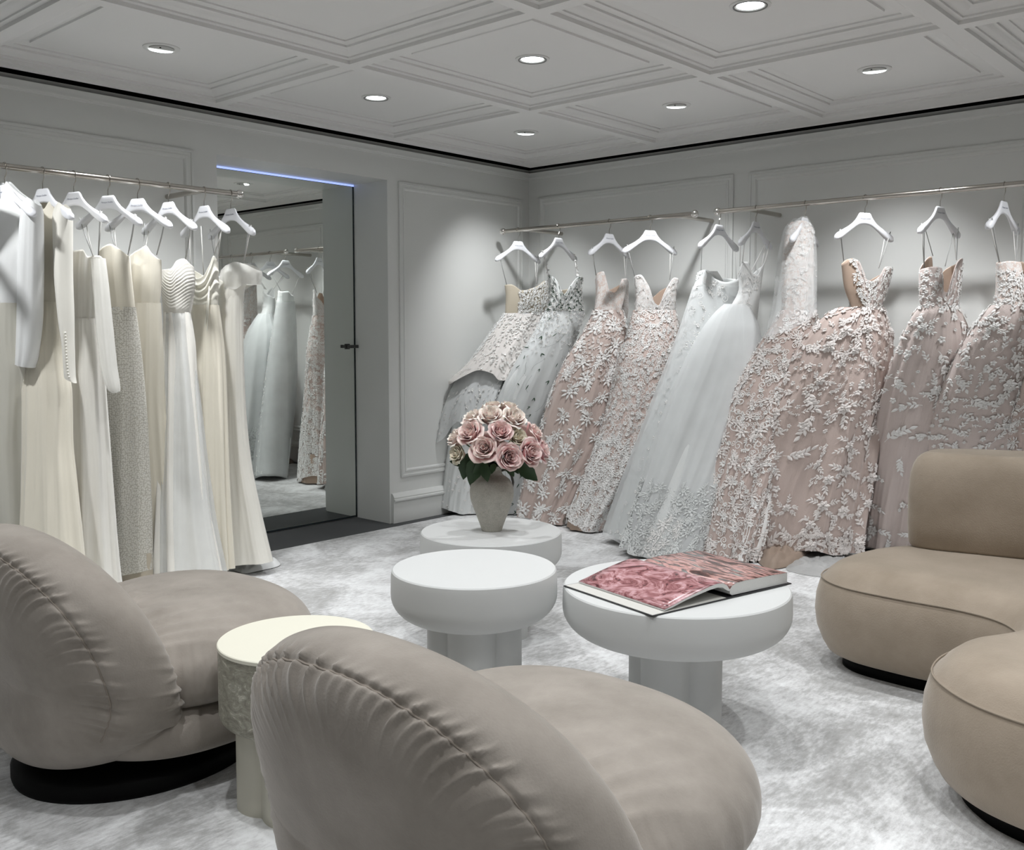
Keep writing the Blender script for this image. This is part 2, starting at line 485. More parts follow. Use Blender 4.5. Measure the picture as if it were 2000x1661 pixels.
o = tag(MB().box((-RD + .001, RY0, RZ - .012), (-RD + .007, RY1 - .004, RZ - .0015)).build('led_strip', m_led, None, False), 'thin glowing blue-white light strip above the mirror door', 'light strip')

# ------------------------------------------------------------------ downlights
LBL = {(1, 2): 'round recessed downlight cut off by the photo top, pointing straight down', (2, 1): 'largest recessed downlight, round ringed one at upper right',
       (1, 1): 'round ringed downlight in the coffer at the middle of the ceiling', (2, 0): 'tilted downlight above the blush gowns at far right',
       (1, 0): 'tilted downlight above the gap between the two right rails', (0, 0): 'tilted downlight in the coffer nearest the room corner',
       (0, 2): 'tilted downlight above the ivory gowns, nearest the left photo edge', (2, 2): 'recessed downlight above the wide low table, beyond the top edge', (3, 0): 'tilted downlight over the sofa end of the long rail', (3, 1): 'recessed downlight above the sofa, beyond the right edge', (3, 2): 'recessed downlight above the sofa arm, outside the top right corner',
       (0, 1): 'slanted downlight in the coffer in front of the mirror recess'}
def make_downlight(name, label, tilt):
    t = thing(name, label, 'ceiling light', group='recessed downlights in the ceiling coffers')
    MB().lathe([(.052, .000), (.056, -.004), (.072, -.006), (.079, -.004), (.080, .001)], 48, cap=False).build('trim_ring', m_trimw, t, True)
    if not tilt:
        MB().lathe([(.0545, -.003), (.054, .004), (.0575, .004), (.0575, -.002), (.063, -.0075), (.066, -.0075), (.0665, -.005)], 48, cap=False).build('baffle', m_baffle, t)
        MB().lathe([(.0001, -.0015), (.051, -.0015), (.0515, .004)], 48, cap=False).build('lens', m_lens, t, True)
    else:
        d = MB()
        # tilted inner can: white disc dropping at one side, lens slit at the other
        d.lathe([(.0001, -.007), (.0535, -.007), (.0545, 0.0)], 40, cap=False)
        o = d.build('gimbal_plate', plain('gimbal_white', (.42, .42, .40), .5), t)
        l = MB(); n = 24; V = []
        for k in range(n + 1):
            a = PI * k / n
            V.append((.052 * math.cos(a), .010 + .0 * math.sin(a), -.0085)); V.append((.052 * math.cos(a), .010 + .040 * math.sin(a), -.0085))
        l.add(V, [(2 * k, 2 * k + 1, 2 * k + 3, 2 * k + 2) for k in range(n)])
        l.build('lens', m_lens, t, False)
        MB().lathe([(.0001, -.0095), (.004, -.0095), (.004, -.006)], 12, (-.012, -.03, 0)).build('screw', m_black, t)
    return t
proto_d = make_downlight('downlight', 'x', False); proto_t = make_downlight('downlight', 'x', True)
used = set()
for (i, j), lo in LAMP_SPOT:
    if j > 2 or i > 3: continue
    tilt = (i, j) in AIM and (i, j) != (0, 1)
    p = proto_t if tilt else proto_d
    if p.name in used:
        q = p.copy(); COL.objects.link(q)
        for ch in p.children:
            c = ch.copy(); COL.objects.link(c); c.parent = q
    else: q = p; used.add(p.name)
    q.location = (LX[i], LY[j], LZ)
    a = AIM.get((i, j))
    if a: q.rotation_euler = (0, 0, math.atan2(a[1] - LY[j], a[0] - LX[i]) - PI / 2)
    q['label'] = LBL.get((i, j), 'recessed downlight in a ceiling coffer beyond the photo edge')

# ------------------------------------------------------------------ clothes rails
RODZ, RR = 1.980, .0145
def rail(name, label, axis, a0, a1, off, brackets):
    t = thing(name, label, 'clothes rail', ((a0 + a1) / 2, -off, RODZ) if axis == 'x' else (off, (a0 + a1) / 2, RODZ), group='nickel wall rails for gowns')
    P = (lambda a, o_=off: (a, -o_, RODZ)) if axis == 'x' else (lambda a, o_=off: (o_, a, RODZ))
    MB().tube([P(a0), P(a1)], RR, 20).build('rod', m_steel, t, org=t.location)
    for a in (a0, a1):
        s_ = 1 if a == a1 else -1
        MB().sphere(P(a + s_ * .010), .024, 12).build('ball_finial', m_chrome, t, sharp=None, org=t.location)
    for a in brackets:
        o = MB().tube([P(a, 0.001), P(a, off - .012)], .0135, 16).build('wall_bracket', m_steel, t, org=t.location)
    return t
rail('clothes_rail', 'nickel rail on the left wall carrying the ivory gowns', 'y', -4.75, -2.735, .367, (-2.93, -4.5))
rail('clothes_rail', 'shorter nickel rail on the right wall, beside the room corner', 'x', .12, 1.68, .412, (.32, 1.57))
rail('clothes_rail', 'long nickel rail on the right wall, running out past the right edge', 'x', 1.855, 4.30, .412, (2.04, 3.95))

# ------------------------------------------------------------------ hangers
def make_hanger():
    t = thing('clothes_hanger', 'x', 'hanger')
    top = [(0, -.078), (.034, -.078), (.040, -.083), (.052, -.104), (.078, -.131), (.11, -.152), (.15, -.172), (.182, -.188), (.198, -.203), (.2045, -.216)]
    bot = [(0, -.139), (.03, -.142), (.055, -.151), (.09, -.172), (.13, -.199), (.165, -.222), (.190, -.229), (.200, -.226), (.2045, -.217)]
    thk = [(0, .006), (.04, .0065), (.10, .009), (.16, .016), (.19, .017), (.200, .010), (.2045, .001)]
    xs = np.concatenate([np.linspace(0, .034, 3), np.linspace(.04, .19, 16), [.195, .199, .202, .2045]])
    tz = np.interp(xs, *zip(*top)); bz = np.interp(xs, *zip(*bot)); tk = np.interp(xs, *zip(*thk))
    X = np.concatenate([-xs[::-1][:-1], xs]); TZ = np.concatenate([tz[::-1][:-1], tz]); BZ = np.concatenate([bz[::-1][:-1], bz]); TK = np.concatenate([tk[::-1][:-1], tk])
    n = 14; V = []
    for x, a, b, k in zip(X, TZ, BZ, TK):
        c = (a + b) / 2; hh = (a - b) / 2
        for q in range(n):
            an = 2 * PI * (q + .5) / n
            cy, cz = math.cos(an), math.sin(an)
            cy = math.copysign(abs(cy) ** .6, cy); cz = math.copysign(abs(cz) ** .75, cz)
            V.append((x, k * cy, c + hh * cz))
    nr = len(X)
    F = grid_faces(nr, n) + [tuple(range(n)), tuple(range((nr - 1) * n, nr * n))[::-1]]
    MB().add(V, F).build('hanger_body', m_hanger, t, sharp=50)
    pts = [(0, 0, -.080), (0, 0, -.055), (.003, 0, -.046), (.014, 0, -.030)] + [(.0175 * math.cos(a), 0, .0175 * math.sin(a)) for a in np.linspace(-.55, 3.5, 16)]
    MB().tube(pts, .0019, 8).build('hook', m_steel, t)
    for s in (1, -1):
        cu = bpy.data.curves.new('printed_name', 'FONT'); cu.body = 'Monique Lhuillier'; cu.size = .0105; cu.align_x = 'CENTER'; cu.extrude = .0001; cu.shear = .3
        to = bpy.data.objects.new('printed_name', cu)
        dg = bpy.context.evaluated_depsgraph_get()
        COL.objects.link(to); dg.update()
        me = bpy.data.meshes.new_from_object(to.evaluated_get(dg)); bpy.data.objects.remove(to)
        me.materials.clear(); me.materials.append(m_print)
        o = bpy.data.objects.new('printed_name', me); COL.objects.link(o); o.parent = t
        o.location = (0, -s * .0072, -.113); o.rotation_euler = (PI / 2, 0, 0 if s == 1 else PI)
    return t
hang0 = make_hanger(); hang_used = [False]
def place_hanger(x, y, ang, label, group, tiltx=0.0):
    if not hang_used[0]: q = hang0; hang_used[0] = True
    else:
        q = hang0.copy(); COL.objects.link(q)
        for ch in hang0.children:
            c = ch.copy(); COL.objects.link(c); c.parent = q
    q.location = (x, y, RODZ); q.rotation_euler = (0, tiltx, ang)
    q['label'] = label; q['group'] = group
    return q

# ================================================================== tables
def cluster(mb, c, r, off, ang, z0, z1):
    """four joined round columns"""
    n = 96; V = []
    cs = [(math.cos(ang + k * PI / 2) * off, math.sin(ang + k * PI / 2) * off) for k in range(4)]
    for z in (z0, z1):
        for q in range(n):
            a = 2 * PI * q / n; dx, dy = math.cos(a), math.sin(a); best = 0
            for x, y in cs:
                b = x * dx + y * dy; disc = b * b - (x * x + y * y - r * r)
                if disc > 0: best = max(best, b + math.sqrt(disc))
            V.append((c[0] + dx * best, c[1] + dy * best, z))
    mb.add(V, [(q, (q + 1) % n, n + (q + 1) % n, n + q) for q in range(n)] + [tuple(range(n))[::-1], tuple(range(n, 2 * n))])

def table(label, c, R, ht, th, rr, leg, off, ang, mtop=None, mside=None, mleg=None, group='white round tables', flat=False):
    t = thing('side_table' if R < .3 else 'coffee_table', label, 'table', (c[0], c[1], 0), group=group)
    mside = mside or m_plaster
    zb = ht - th
    pr = [(.0001, ht), (R - .030, ht), (R - .004, ht), (R, ht - .004)]
    if flat:
        pr += [(R, ht - .008), (R, zb + rr)]
        k0 = R
    else:
        pr += [(R + .003, ht - .02), (R + .004, zb + rr)]
        k0 = R + .004
    for k in range(1, 11):
        a = PI / 2 * k / 10
        pr.append((k0 - rr * 1.15 + rr * 1.15 * math.cos(a), zb + rr - rr * math.sin(a)))
    pr.append((.0001, zb))
    mb = MB().lathe(pr[::-1], 96, (c[0], c[1], 0))
    o = mb.build('tabletop', mside, t, org=t.location, sharp=30)
    if mtop:
        o2 = MB().lathe([(.0001, ht + .001), (R - .001, ht + .001), (R + .0015, ht - .001), (R + .0015, ht - .009), (R, ht - .010)][::-1], 96, (c[0], c[1], 0)).build('top_surface', mtop, t, org=t.location)
        o2['label'] = 'smooth cream top'
    lg = MB(); cluster(lg, c, leg, off, ang, 0.0, zb + .004)
    lg.build('pedestal', mleg or mside, t, org=t.location, sharp=40)
    return t

T_RIGHT = (3.165, -2.925); T_MID = (2.655, -3.335); T_BACK = (2.135, -2.70); T_CREAM = (2.700, -4.065)
table('wide low white round table holding the open book', T_RIGHT, .362, .45, .155, .085, .078, .078, math.radians(100))
table('empty white round table in the middle, on a clover-shaped column', T_MID, .268, .50, .165, .085, .078, .078, math.radians(38))
table('white round table behind the others, holding the vase of roses', T_BACK, .288, .45, .15, .07, .078, .078, math.radians(60))

def make_shell():
    m, nt, b = nmat('flecked_stone_side')
    tc = N(nt, 'ShaderNodeTexCoord'); ob = tc.outputs['Object']
    mp = N(nt, 'ShaderNodeMapping'); mp.inputs['Scale'].default_value = (16, 16, 26); L(nt, ob, mp.inputs[0])
    n1 = N(nt, 'ShaderNodeTexNoise'); n1.inputs['Scale'].default_value = 1.6; n1.inputs['Detail'].default_value = 8; n1.inputs['Roughness'].default_value = .75; n1.inputs['Distortion'].default_value = 1.5; L(nt, mp.outputs[0], n1.inputs['Vector'])
    c = ramp(nt, n1.outputs[0], [(.35, (.20, .19, .15)), (.52, (.34, .325, .26)), (.60, (.42, .41, .34)), (.64, (.72, .70, .60)), (.68, (.38, .37, .31))])
    L(nt, c, b.inputs['Base Color']); b.inputs['Roughness'].default_value = .45
    return m
table('cream-topped round side table with flecked stone side, between the two lounge chairs', T_CREAM, .204, .45, .215, .035, .088, .075, math.radians(50),
      plain('cream_top', (.80, .78, .66), .5), make_shell(), plain('cream_pedestal', (.58, .56, .47), .5), 'round tables with a flecked side', True)

# ================================================================== vase and roses
VC = (T_BACK[0] + .0, T_BACK[1] + .005)
def make_crackle():
    m, nt, b = nmat('crackled_grey_ceramic')
    tc = N(nt, 'ShaderNodeTexCoord'); ob = tc.outputs['Object']
    v = N(nt, 'ShaderNodeTexVoronoi'); v.feature = 'DISTANCE_TO_EDGE'; v.inputs['Scale'].default_value = 130; L(nt, ob, v.inputs['Vector'])
    no = N(nt, 'ShaderNodeTexNoise'); no.inputs['Scale'].default_value = 60; no.inputs['Detail'].default_value = 4; L(nt, ob, no.inputs['Vector'])
    k = M_(nt, 'MULTIPLY', M_(nt, 'LESS_THAN', v.outputs[0], .05), .35)
    c0 = mixcol(nt, no.outputs[0], (.38, .36, .31), (.56, .54, .48))
    L(nt, mixcol(nt, k, c0, (.20, .19, .16)), b.inputs['Base Color']); b.inputs['Roughness'].default_value = .55
    return m
vt = thing('vase', 'grey crackled ceramic vase with small shoulder handles, on the rear white table', 'vase', (VC[0], VC[1], .45))
vp = [(.0001, .0), (.037, .0), (.040, .003), (.043, .015), (.055, .05), (.073, .10), (.084, .14), (.0855, .165), (.081, .19), (.068, .213), (.052, .226), (.042, .235), (.038, .250), (.040, .262), (.046, .270), (.043, .270), (.036, .262), (.034, .250), (.036, .235), (.0001, .225)]
vi = interp(np.linspace(0, len(vp) - 1, 60), range(len(vp)), [p[0] for p in vp]), interp(np.linspace(0, len(vp) - 1, 60), range(len(vp)), [p[1] for p in vp])
MB().lathe(list(zip(np.maximum(vi[0] * 1.06, .0001), vi[1])), 56).build('body', make_crackle(), vt, sharp=None)
m_vh = plain('dark_ceramic_handle', (.10, .095, .085), .5)
for s in (1, -1):
    dr = _R * s
    pts = [(dr[0] * r, dr[1] * r, z) for r, z in ((.040, .247), (.055, .252), (.070, .245), (.082, .225), (.088, .20), (.084, .175))]
    o = MB().tube(pts, [.004, .005, .0055, .0055, .005, .004], 10).build('handle', m_vh, vt, sharp=None)
vt.rotation_euler = (0, 0, 0)

m_stem = plain('green_stem', (.05, .10, .03), .5)
def make_leafm():
    m, nt, b = nmat('dark_rose_leaf')
    tc = N(nt, 'ShaderNodeTexCoord'); no = N(nt, 'ShaderNodeTexNoise'); no.inputs['Scale'].default_value = 30; L(nt, tc.outputs['Object'], no.inputs['Vector'])
    L(nt, mixcol(nt, no.outputs[0], (.008, .028, .008), (.03, .075, .022)), b.inputs['Base Color']); b.inputs['Roughness'].default_value = .35
    return m
m_leaf = make_leafm()
def rose_mat(k, c_in, c_mid, c_rim):
    m, nt, b = nmat('rose_petal_%s' % k)
    tc = N(nt, 'ShaderNodeTexCoord'); sx = N(nt, 'ShaderNodeSeparateXYZ'); L(nt, tc.outputs['UV'], sx.inputs[0])
    no = N(nt, 'ShaderNodeTexNoise'); no.inputs['Scale'].default_value = 6; L(nt, tc.outputs['UV'], no.inputs['Vector'])
    f = M_(nt, 'ADD', sx.outputs[1], M_(nt, 'MULTIPLY', M_(nt, 'SUBTRACT', no.outputs[0], .5), .25))
    L(nt, ramp(nt, f, [(.1, c_in), (.6, c_mid), (.93, c_rim)]), b.inputs['Base Color'])
    b.inputs['Roughness'].default_value = .6; b.inputs['Sheen Weight'].default_value = .3
    b.inputs['Subsurface Weight'].default_value = .15; b.inputs['Subsurface Radius'].default_value = (.02, .008, .006)
    return m
RM = [rose_mat('blush', (.86, .46, .46), (.92, .62, .60), (.95, .80, .74)), rose_mat('pink', (.82, .38, .40), (.90, .54, .55), (.94, .75, .71)),
      rose_mat('peach', (.90, .55, .50), (.95, .76, .70), (.95, .88, .80)), rose_mat('cream', (.66, .54, .38), (.80, .72, .55), (.86, .80, .66))]
def rose_bloom(seed, opened=1.0):
    r = random.Random(seed); V = []; F = []; UV = []
    nl = 27
    for i in range(nl):
        q = i / (nl - 1)
        an = i * 2.399 + r.uniform(-.2, .2)
        rad = (.0025 + .0265 * q ** .85) * (1 if q < .85 else opened)
        hgt = .034 + .004 * math.sin(q * 3) - .012 * max(0, q - .6) / .4
        wid = 1.5 - .55 * q if i > 3 else 2.4         # angular half width
        roll = .012 * max(0, q - .25) + r.uniform(0, .002)
        nu, nv = 9, 8; k0 = len(V)
        for a in range(nu):
            s = a / (nu - 1) * 2 - 1
            for b in range(nv):
                v = b / (nv - 1)
                ww = wid * math.sin(PI * min(1, .22 + v * .62)) ** .7 * (1 - .28 * v ** 6 * 1)
                th = an + s * ww
                top = 1 - .16 * abs(s) ** 2.5 + .02 * math.sin(s * 7 + i)
                z = -.012 + (hgt + .012) * v * top
                rr = rad * (.45 + .62 * math.sin(min(1, v * 1.15) * PI / 2)) + roll * max(0, v - .55) ** 1.6 * 4.0 + .0018 * s * (1 if i % 2 else -1)
                z -= roll * max(0, v - .72) ** 2 * 9
                V.append((rr * math.cos(th), rr * math.sin(th), z)); UV.append((a / (nu - 1), v))
        for a in range(nu - 1):
            for b in range(nv - 1):
                F.append((k0 + a * nv + b, k0 + (a + 1) * nv + b, k0 + (a + 1) * nv + b + 1, k0 + a * nv + b + 1))
    return V, F, UV
VAR = []
for k in range(4):
    V, F, UV = rose_bloom(20 + k, 1 + .12 * (k % 3))
    o = mesh('bloom', V, F, RM[0], None, True, uv=UV); VAR.append(o.data); bpy.data.objects.remove(o)
BLM = {}
def leaf_geo(L_=.07, W=.026, fold=.25, droop=.25):
    n = 9; V = []; F = []
    for i in range(n):
        q = i / (n - 1); w_ = W * math.sin(PI * q ** .8) ** .9 if 0 < q < 1 else .0008
        ser = 1 + .10 * (i % 2)
        z = -droop * L_ * q * q
        V += [(L_ * q, -w_ * ser, z + fold * w_), (L_ * q, 0, z), (L_ * q, w_ * ser, z + fold * w_)]
    for i in range(n - 1):
        a = i * 3; F += [(a, a + 3, a + 4, a + 1), (a + 1, a + 4, a + 5, a + 2)]
    return V, F
# (photo x, photo y, toward-viewer offset in m, variant, colour, scale, label)
ROSES = [
    (898, 848, .03, 0, 2, 1.0, 'pale rose at the far left end of the bouquet'), (922, 838, .08, 1, 0, 1.12, 'pink rose in the left of the bouquet, just beside the end one'),
    (948, 862, .115, 2, 0, 1.18, 'open pink rose low at the front left, over the dark leaves'), (976, 836, .10, 3, 1, 1.08, 'pink rose at the centre of the bouquet'),
    (991, 878, .12, 0, 1, 1.22, 'large pink rose lowest at the front, with a deep folded centre'), (1029, 869, .09, 1, 1, 1.15, 'pink rose with a tight spiral centre, low on the right'),
    (1051, 866, .03, 2, 1, 1.0, 'darker pink rose at the far right end of the bouquet'), (958, 808, .05, 3, 2, 1.14, 'peach pink rose near the top, left of the middle'),
    (1000, 812, .045, 0, 2, 1.16, 'peach pink rose near the top, right of the middle'), (929, 812, .02, 1, 2, 1.05, 'pale rose on the upper left shoulder of the bouquet'),
    (1038, 838, .02, 2, 0, .92, 'small peach rose on the upper right shoulder'), (1006, 846, .075, 3, 3, .95, 'greenish cream half-hidden rose right of the centre'),
    (963, 793, -.02, 2, 2, 1.0, 'pale rose at the very top left, behind the others'), (992, 793, -.02, 1, 2, .95, 'pale rose at the very top right, behind the others'),
    (900, 872, .05, 3, 3, .9, 'cream rose tucked low at the left end'), (972, 862, .06, 0, 3, .8, 'cream petals of a rose wedged between the two low front roses'),
    (930, 845, -.07, 1, 0, 1.0, 'hidden rose at the back left of the bouquet'), (1010, 835, -.08, 3, 0, 1.0, 'hidden rose at the back right of the bouquet')]
BASE = np.array([VC[0], VC[1], .45])
neck = BASE + np.array([0, 0, .262])
for (px, py, off, var, colr, s, lab) in ROSES:
    A = BASE[:2] - np.array([_F[0], _F[1]]) / math.hypot(_F[0], _F[1]) * off
    P = at(np.array(px), np.array(py + (12 if py < 850 else 16)), np.array([A[0], A[1]]), np.array([_R[0], _R[1]]))
    dirv = P - (BASE + np.array([0, 0, .30])); dirv[2] = max(dirv[2], .012) + .012
    dirv /= np.linalg.norm(dirv)
    dirv = dirv * .8 - np.array([_F[0], _F[1], 0]) * (.28 if off > .04 else 0); dirv /= np.linalg.norm(dirv)
    t = thing('rose', lab, 'rose', tuple(P), group='roses in the vase')
    R3 = Vector(dirv).to_track_quat('Z', 'Y').to_matrix()
    key = (var, colr)
    if key not in BLM:
        me = VAR[var].copy(); me.materials.clear(); me.materials.append(RM[colr]); BLM[key] = me
    b = bpy.data.objects.new('bloom', BLM[key]); COL.objects.link(b); b.parent = t
    b.rotation_euler = (R3 @ Matrix.Rotation(rnd.uniform(0, 6), 3, 'Z')).to_euler(); b.scale = (s * 1.24,) * 3
    c0 = P - dirv * .012
    ctl = [c0, c0 - dirv * .03, neck + (c0 - neck) * .25 * np.array([.4, .4, 1]), neck + np.array([rnd.uniform(-.012, .012), rnd.uniform(-.012, .012), -.01])]
    MB().tube(ctl, .0028, 6).build('stem', m_stem, t, org=P)
    # green sepal cup under the bloom
# leaves around the neck (each its own sprig), label by place
LV = [(915, 885, 905, 935, .05), (935, 890, 918, 945, .07), (905, 905, 880, 902, .0), (945, 905, 952, 940, .09), (990, 905, 1003, 930, .09), (1012, 905, 1048, 938, .05),
      (1000, 905, 1012, 925, .04), (965, 905, 960, 925, .10), (925, 880, 935, 915, .03), (1030, 890, 1042, 900, .0), (975, 905, 985, 918, .10), (952, 900, 925, 925, .08)]
lt = thing('rose_foliage', 'dark green rose leaves spilling around the vase neck below the blooms', 'foliage', tuple(BASE))
for (x0, y0, x1, y1, off) in LV:
    A = BASE[:2] - np.array([_F[0], _F[1]]) * off; d = np.array([_R[0], _R[1]])
    a = at(np.array(x0), np.array(y0), A, d); b = at(np.array(x1), np.array(y1), A - np.array([_F[0], _F[1]]) * .015, d)
    v = b - a; Ln = np.linalg.norm(v) * 1.05; v /= np.linalg.norm(v)
    nrm = -_F - v * (-_F @ v); nrm /= np.linalg.norm(nrm); sd = np.cross(nrm, v)
    V, F = leaf_geo(Ln, Ln * .27, .3, .12)
    V = [a + v * p[0] + sd * p[1] + nrm * p[2] for p in V]
    mesh('leaf', V, F, m_leaf, lt, True, org=BASE)
for k in range(9):
    a = k * 2 * PI / 9; V, F = leaf_geo(.085, .026, .3, .55)
    ca, sa = math.cos(a), math.sin(a)
    V = [neck + np.array([ca * p[0] - sa * p[1], sa * p[0] + ca * p[1], p[2] + .012 + p[0] * .45]) for p in V]
    mesh('leaf', V, F, m_leaf, lt, True, org=BASE)

# ================================================================== open book
def book_pic(name, kind):
    m, nt, b = nmat(name)
    tc = N(nt, 'ShaderNodeTexCoord'); uv = tc.outputs['UV']
    if kind == 'ruffle':
        n1 = N(nt, 'ShaderNodeTexNoise'); n1.inputs['Scale'].default_value = 4; n1.inputs['Detail'].default_value = 6; n1.inputs['Distortion'].default_value = 2.6; L(nt, uv, n1.inputs['Vector'])
        v = N(nt, 'ShaderNodeTexVoronoi'); v.inputs['Scale'].default_value = 6; L(nt, n1.outputs[1], v.inputs['Vector'])
        f = M_(nt, 'ADD', M_(nt, 'MULTIPLY', n1.outputs[0], .8), M_(nt, 'MULTIPLY', v.outputs[0], .28))
        c = ramp(nt, f, [(.36, (.07, .02, .025)), (.47, (.24, .085, .09)), (.56, (.42, .20, .21)), (.70, (.62, .38, .40))])
    else:
        mp = N(nt, 'ShaderNodeMapping'); mp.inputs['Scale'].default_value = (3, 12, 1); L(nt, uv, mp.inputs[0])
        n1 = N(nt, 'ShaderNodeTexNoise'); n1.inputs['Scale'].default_value = 1.0; n1.inputs['Detail'].default_value = 5; n1.inputs['Distortion'].default_value = 1.2; L(nt, mp.outputs[0], n1.inputs['Vector'])
        c = ramp(nt, n1.outputs[0], [(.34, (.03, .02, .02)), (.44, (.14, .07, .06)), (.50, (.45, .25, .22)), (.56, (.62, .36, .33)), (.62, (.10, .10, .10)), (.70, (.30, .33, .30))])
    L(nt, c, b.inputs['Base Color']); b.inputs['Roughness'].default_value = .25
    return m
bs = np.array([3.375, -2.945]); be = np.array([2.925, -2.845])        # spine from near to far end
bt = thing('open_book', 'large open picture book with pink ruffled photographs on the wide low table', 'book', (bs[0], bs[1], .451))
sdir = (be - bs) / np.linalg.norm(be - bs); BL = .40
ldir = np.array([sdir[1], -sdir[0]])
if ldir[1] > 0: ldir = -ldir                                           # toward the camera side: left page
def bp_(a, b, z): return (bs[0] + sdir[0] * a + ldir[0] * b, bs[1] + sdir[1] * a + ldir[1] * b, .451 + z)
LP = [(.278, .010), (.24, .018), (.19, .030), (.14, .040), (.09, .049), (.055, .053), (.03, .050), (.012, .040), (.0, .026)]
LQ = [(.278, .005), (.24, .012), (.19, .023), (.14, .031), (.09, .038), (.055, .040), (.03, .036), (.015, .026), (.002, .020)]
RP = [(.0, .026), (-.010, .036), (-.03, .042), (-.07, .0435), (-.13, .0425), (-.20, .041), (-.272, .038)]
def sheet(name, prof, mat, a0=0.004, a1=None, nA=10, thick=None):
    a1 = a1 or BL - .004; V = []; UV = []
    for i in range(nA + 1):
        a = a0 + (a1 - a0) * i / nA
        for k, (b, z) in enumerate(prof): V.append(bp_(a, b, z)); UV.append((a / .4, b / .4))
    n = len(prof); F = [(i * n + k, i * n + k + 1, (i + 1) * n + k + 1, (i + 1) * n + k) for i in range(nA) for k in range(n - 1)]
    o = mesh(name, V, F, mat, bt, True, uv=UV, org=bt.location)
    md = o.modifiers.new('s', 'SOLIDIFY'); md.thickness = thick or .0006; md.offset = 0
    return o
sheet('left_page', LP, book_pic('pink_ruffle_photo', 'ruffle'))
sheet('right_page', RP, book_pic('dark_pink_photo', 'dress'))
m_paper = plain('page_edges', (.70, .70, .68), .6, bump=(400, .6, .002))
def block(name, top, bot, mat, a0=.004, a1=None):
    a1 = a1 or BL - .004; pr = top + bot[::-1]; n = len(pr)
    V = [bp_(a, b, z) for a in (a0, a1) for b, z in pr]
    mesh(name, V, [(k, (k + 1) % n, n + (k + 1) % n, n + k) for k in range(n)] + [tuple(range(n)), tuple(range(n, 2 * n))[::-1]], mat, bt, False, org=bt.location)
block('left_page_block', [(b, z - .0006) for b, z in LP], LQ, m_paper)
block('right_page_block', [(b, z - .0006) for b, z in RP], [(.0, .012), (-.010, .006), (-.272, .004)], m_paper)
m_cover = plain('black_book_cover', (.02, .02, .022), .4)
m_endp = plain('pale_endpaper', (.62, .61, .57), .6)
block('cover', [(.335, .003), (.0, .003), (-.285, .0032)], [(.335, .0), (.0, .0), (-.285, .0)], m_cover, -.004, BL + .004)
block('endpaper', [(.330, .0036), (.02, .0036)], [(.330, .003), (.02, .003)], m_endp, 0, BL)

# ================================================================== sofa
def offset_poly(P, d):
    n = len(P); T = np.roll(P, -1, 0) - np.roll(P, 1, 0); T /= np.linalg.norm(T, axis=1)[:, None]
    Nn = np.stack([-T[:, 1], T[:, 0]], 1)
    return P + Nn * d
def slab(name, outline, prof, mat, parent, wob=None, org=(0, 0, 0)):
    """closed planform lofted through (inset, z) rows; inset to the left of the direction"""
    rows = []; V = []
    for d, z in prof:
        q = offset_poly(outline, d)
        if wob: 
            for _ in range(wob if d > .06 else 0): q = (np.roll(q, 1, 0) + q * 2 + np.roll(q, -1, 0)) / 4
        V += [(x, y, z) for x, y in q]
    n = len(outline); F = []
    for i in range(len(prof) - 1):
        for k in range(n): F.append((i * n + k, i * n + (k + 1) % n, (i + 1) * n + (k + 1) % n, (i + 1) * n + k))
    F.append(tuple(range(n))[::-1]); F.append(tuple(range((len(prof) - 1) * n, len(prof) * n)))
    return mesh(name, V, F, mat, parent, True, org=org)
st = thing('sofa', 'tan curved mohair sofa with rounded lobes at the right edge', 'sofa', (4.1, -2.1, 0))
SO = [(3.245, -1.90), (3.275, -2.07), (3.40, -2.175), (3.60, -2.20), (3.80, -2.20), (3.95, -2.245), (4.035, -2.36), (4.00, -2.49), (3.945, -2.60), (3.925, -2.73), (3.95, -2.87), (4.03, -2.98), (4.15, -3.06), (4.32, -3.09),
      (4.55, -3.05), (4.78, -2.92), (4.90, -2.68), (4.92, -2.3), (4.88, -1.85), (4.70, -1.50), (4.40, -1.28), (4.05, -1.22), (3.70, -1.30), (3.44, -1.45), (3.29, -1.66)]
OUT = catmull(SO, 10)
prof = [(.10, .045), (.055, .050), (.030, .062), (.010, .095), (-.012, .15), (-.020, .21), (-.016, .27), (-.004, .315), (.004, .331), (.008, .334), (.012, .338), (.030, .361), (.055, .382), (.09, .397), (.13, .404), (.18, .407)]
slab('seat', OUT, prof, m_mohair, st, 10, st.location)
q = offset_poly(OUT, .002)
MB().tube([(x, y, .335) for x, y in q], .0026, 8, closed=True).build('piping', m_piping2, st, sharp=None, org=st.location)
slab('plinth', offset_poly(OUT, .085), [(0, 0), (0, .05)], m_black_base, st, None, st.location)
BK = [(3.425, -1.56), (3.455, -1.64), (3.54, -1.665), (3.75, -1.62), (4.0, -1.58), (4.22, -1.61), (4.40, -1.72), (4.51, -1.90), (4.55, -2.12), (4.62, -2.22), (4.76, -2.22), (4.84, -2.10), (4.86, -1.88), (4.78, -1.60), (4.58, -1.36), (4.30, -1.24), (4.0, -1.21), (3.70, -1.27), (3.50, -1.37), (3.43, -1.46)]
BO = catmull(BK, 8)
bprof = [(.05, .398), (.012, .402), (.0, .42), (-.006, .50), (-.006, .62), (.0, .70), (.010, .735), (.024, .762), (.042, .778), (.060, .786), (.075, .789)]
slab('backrest', BO, bprof, m_mohair, st, None, st.location)

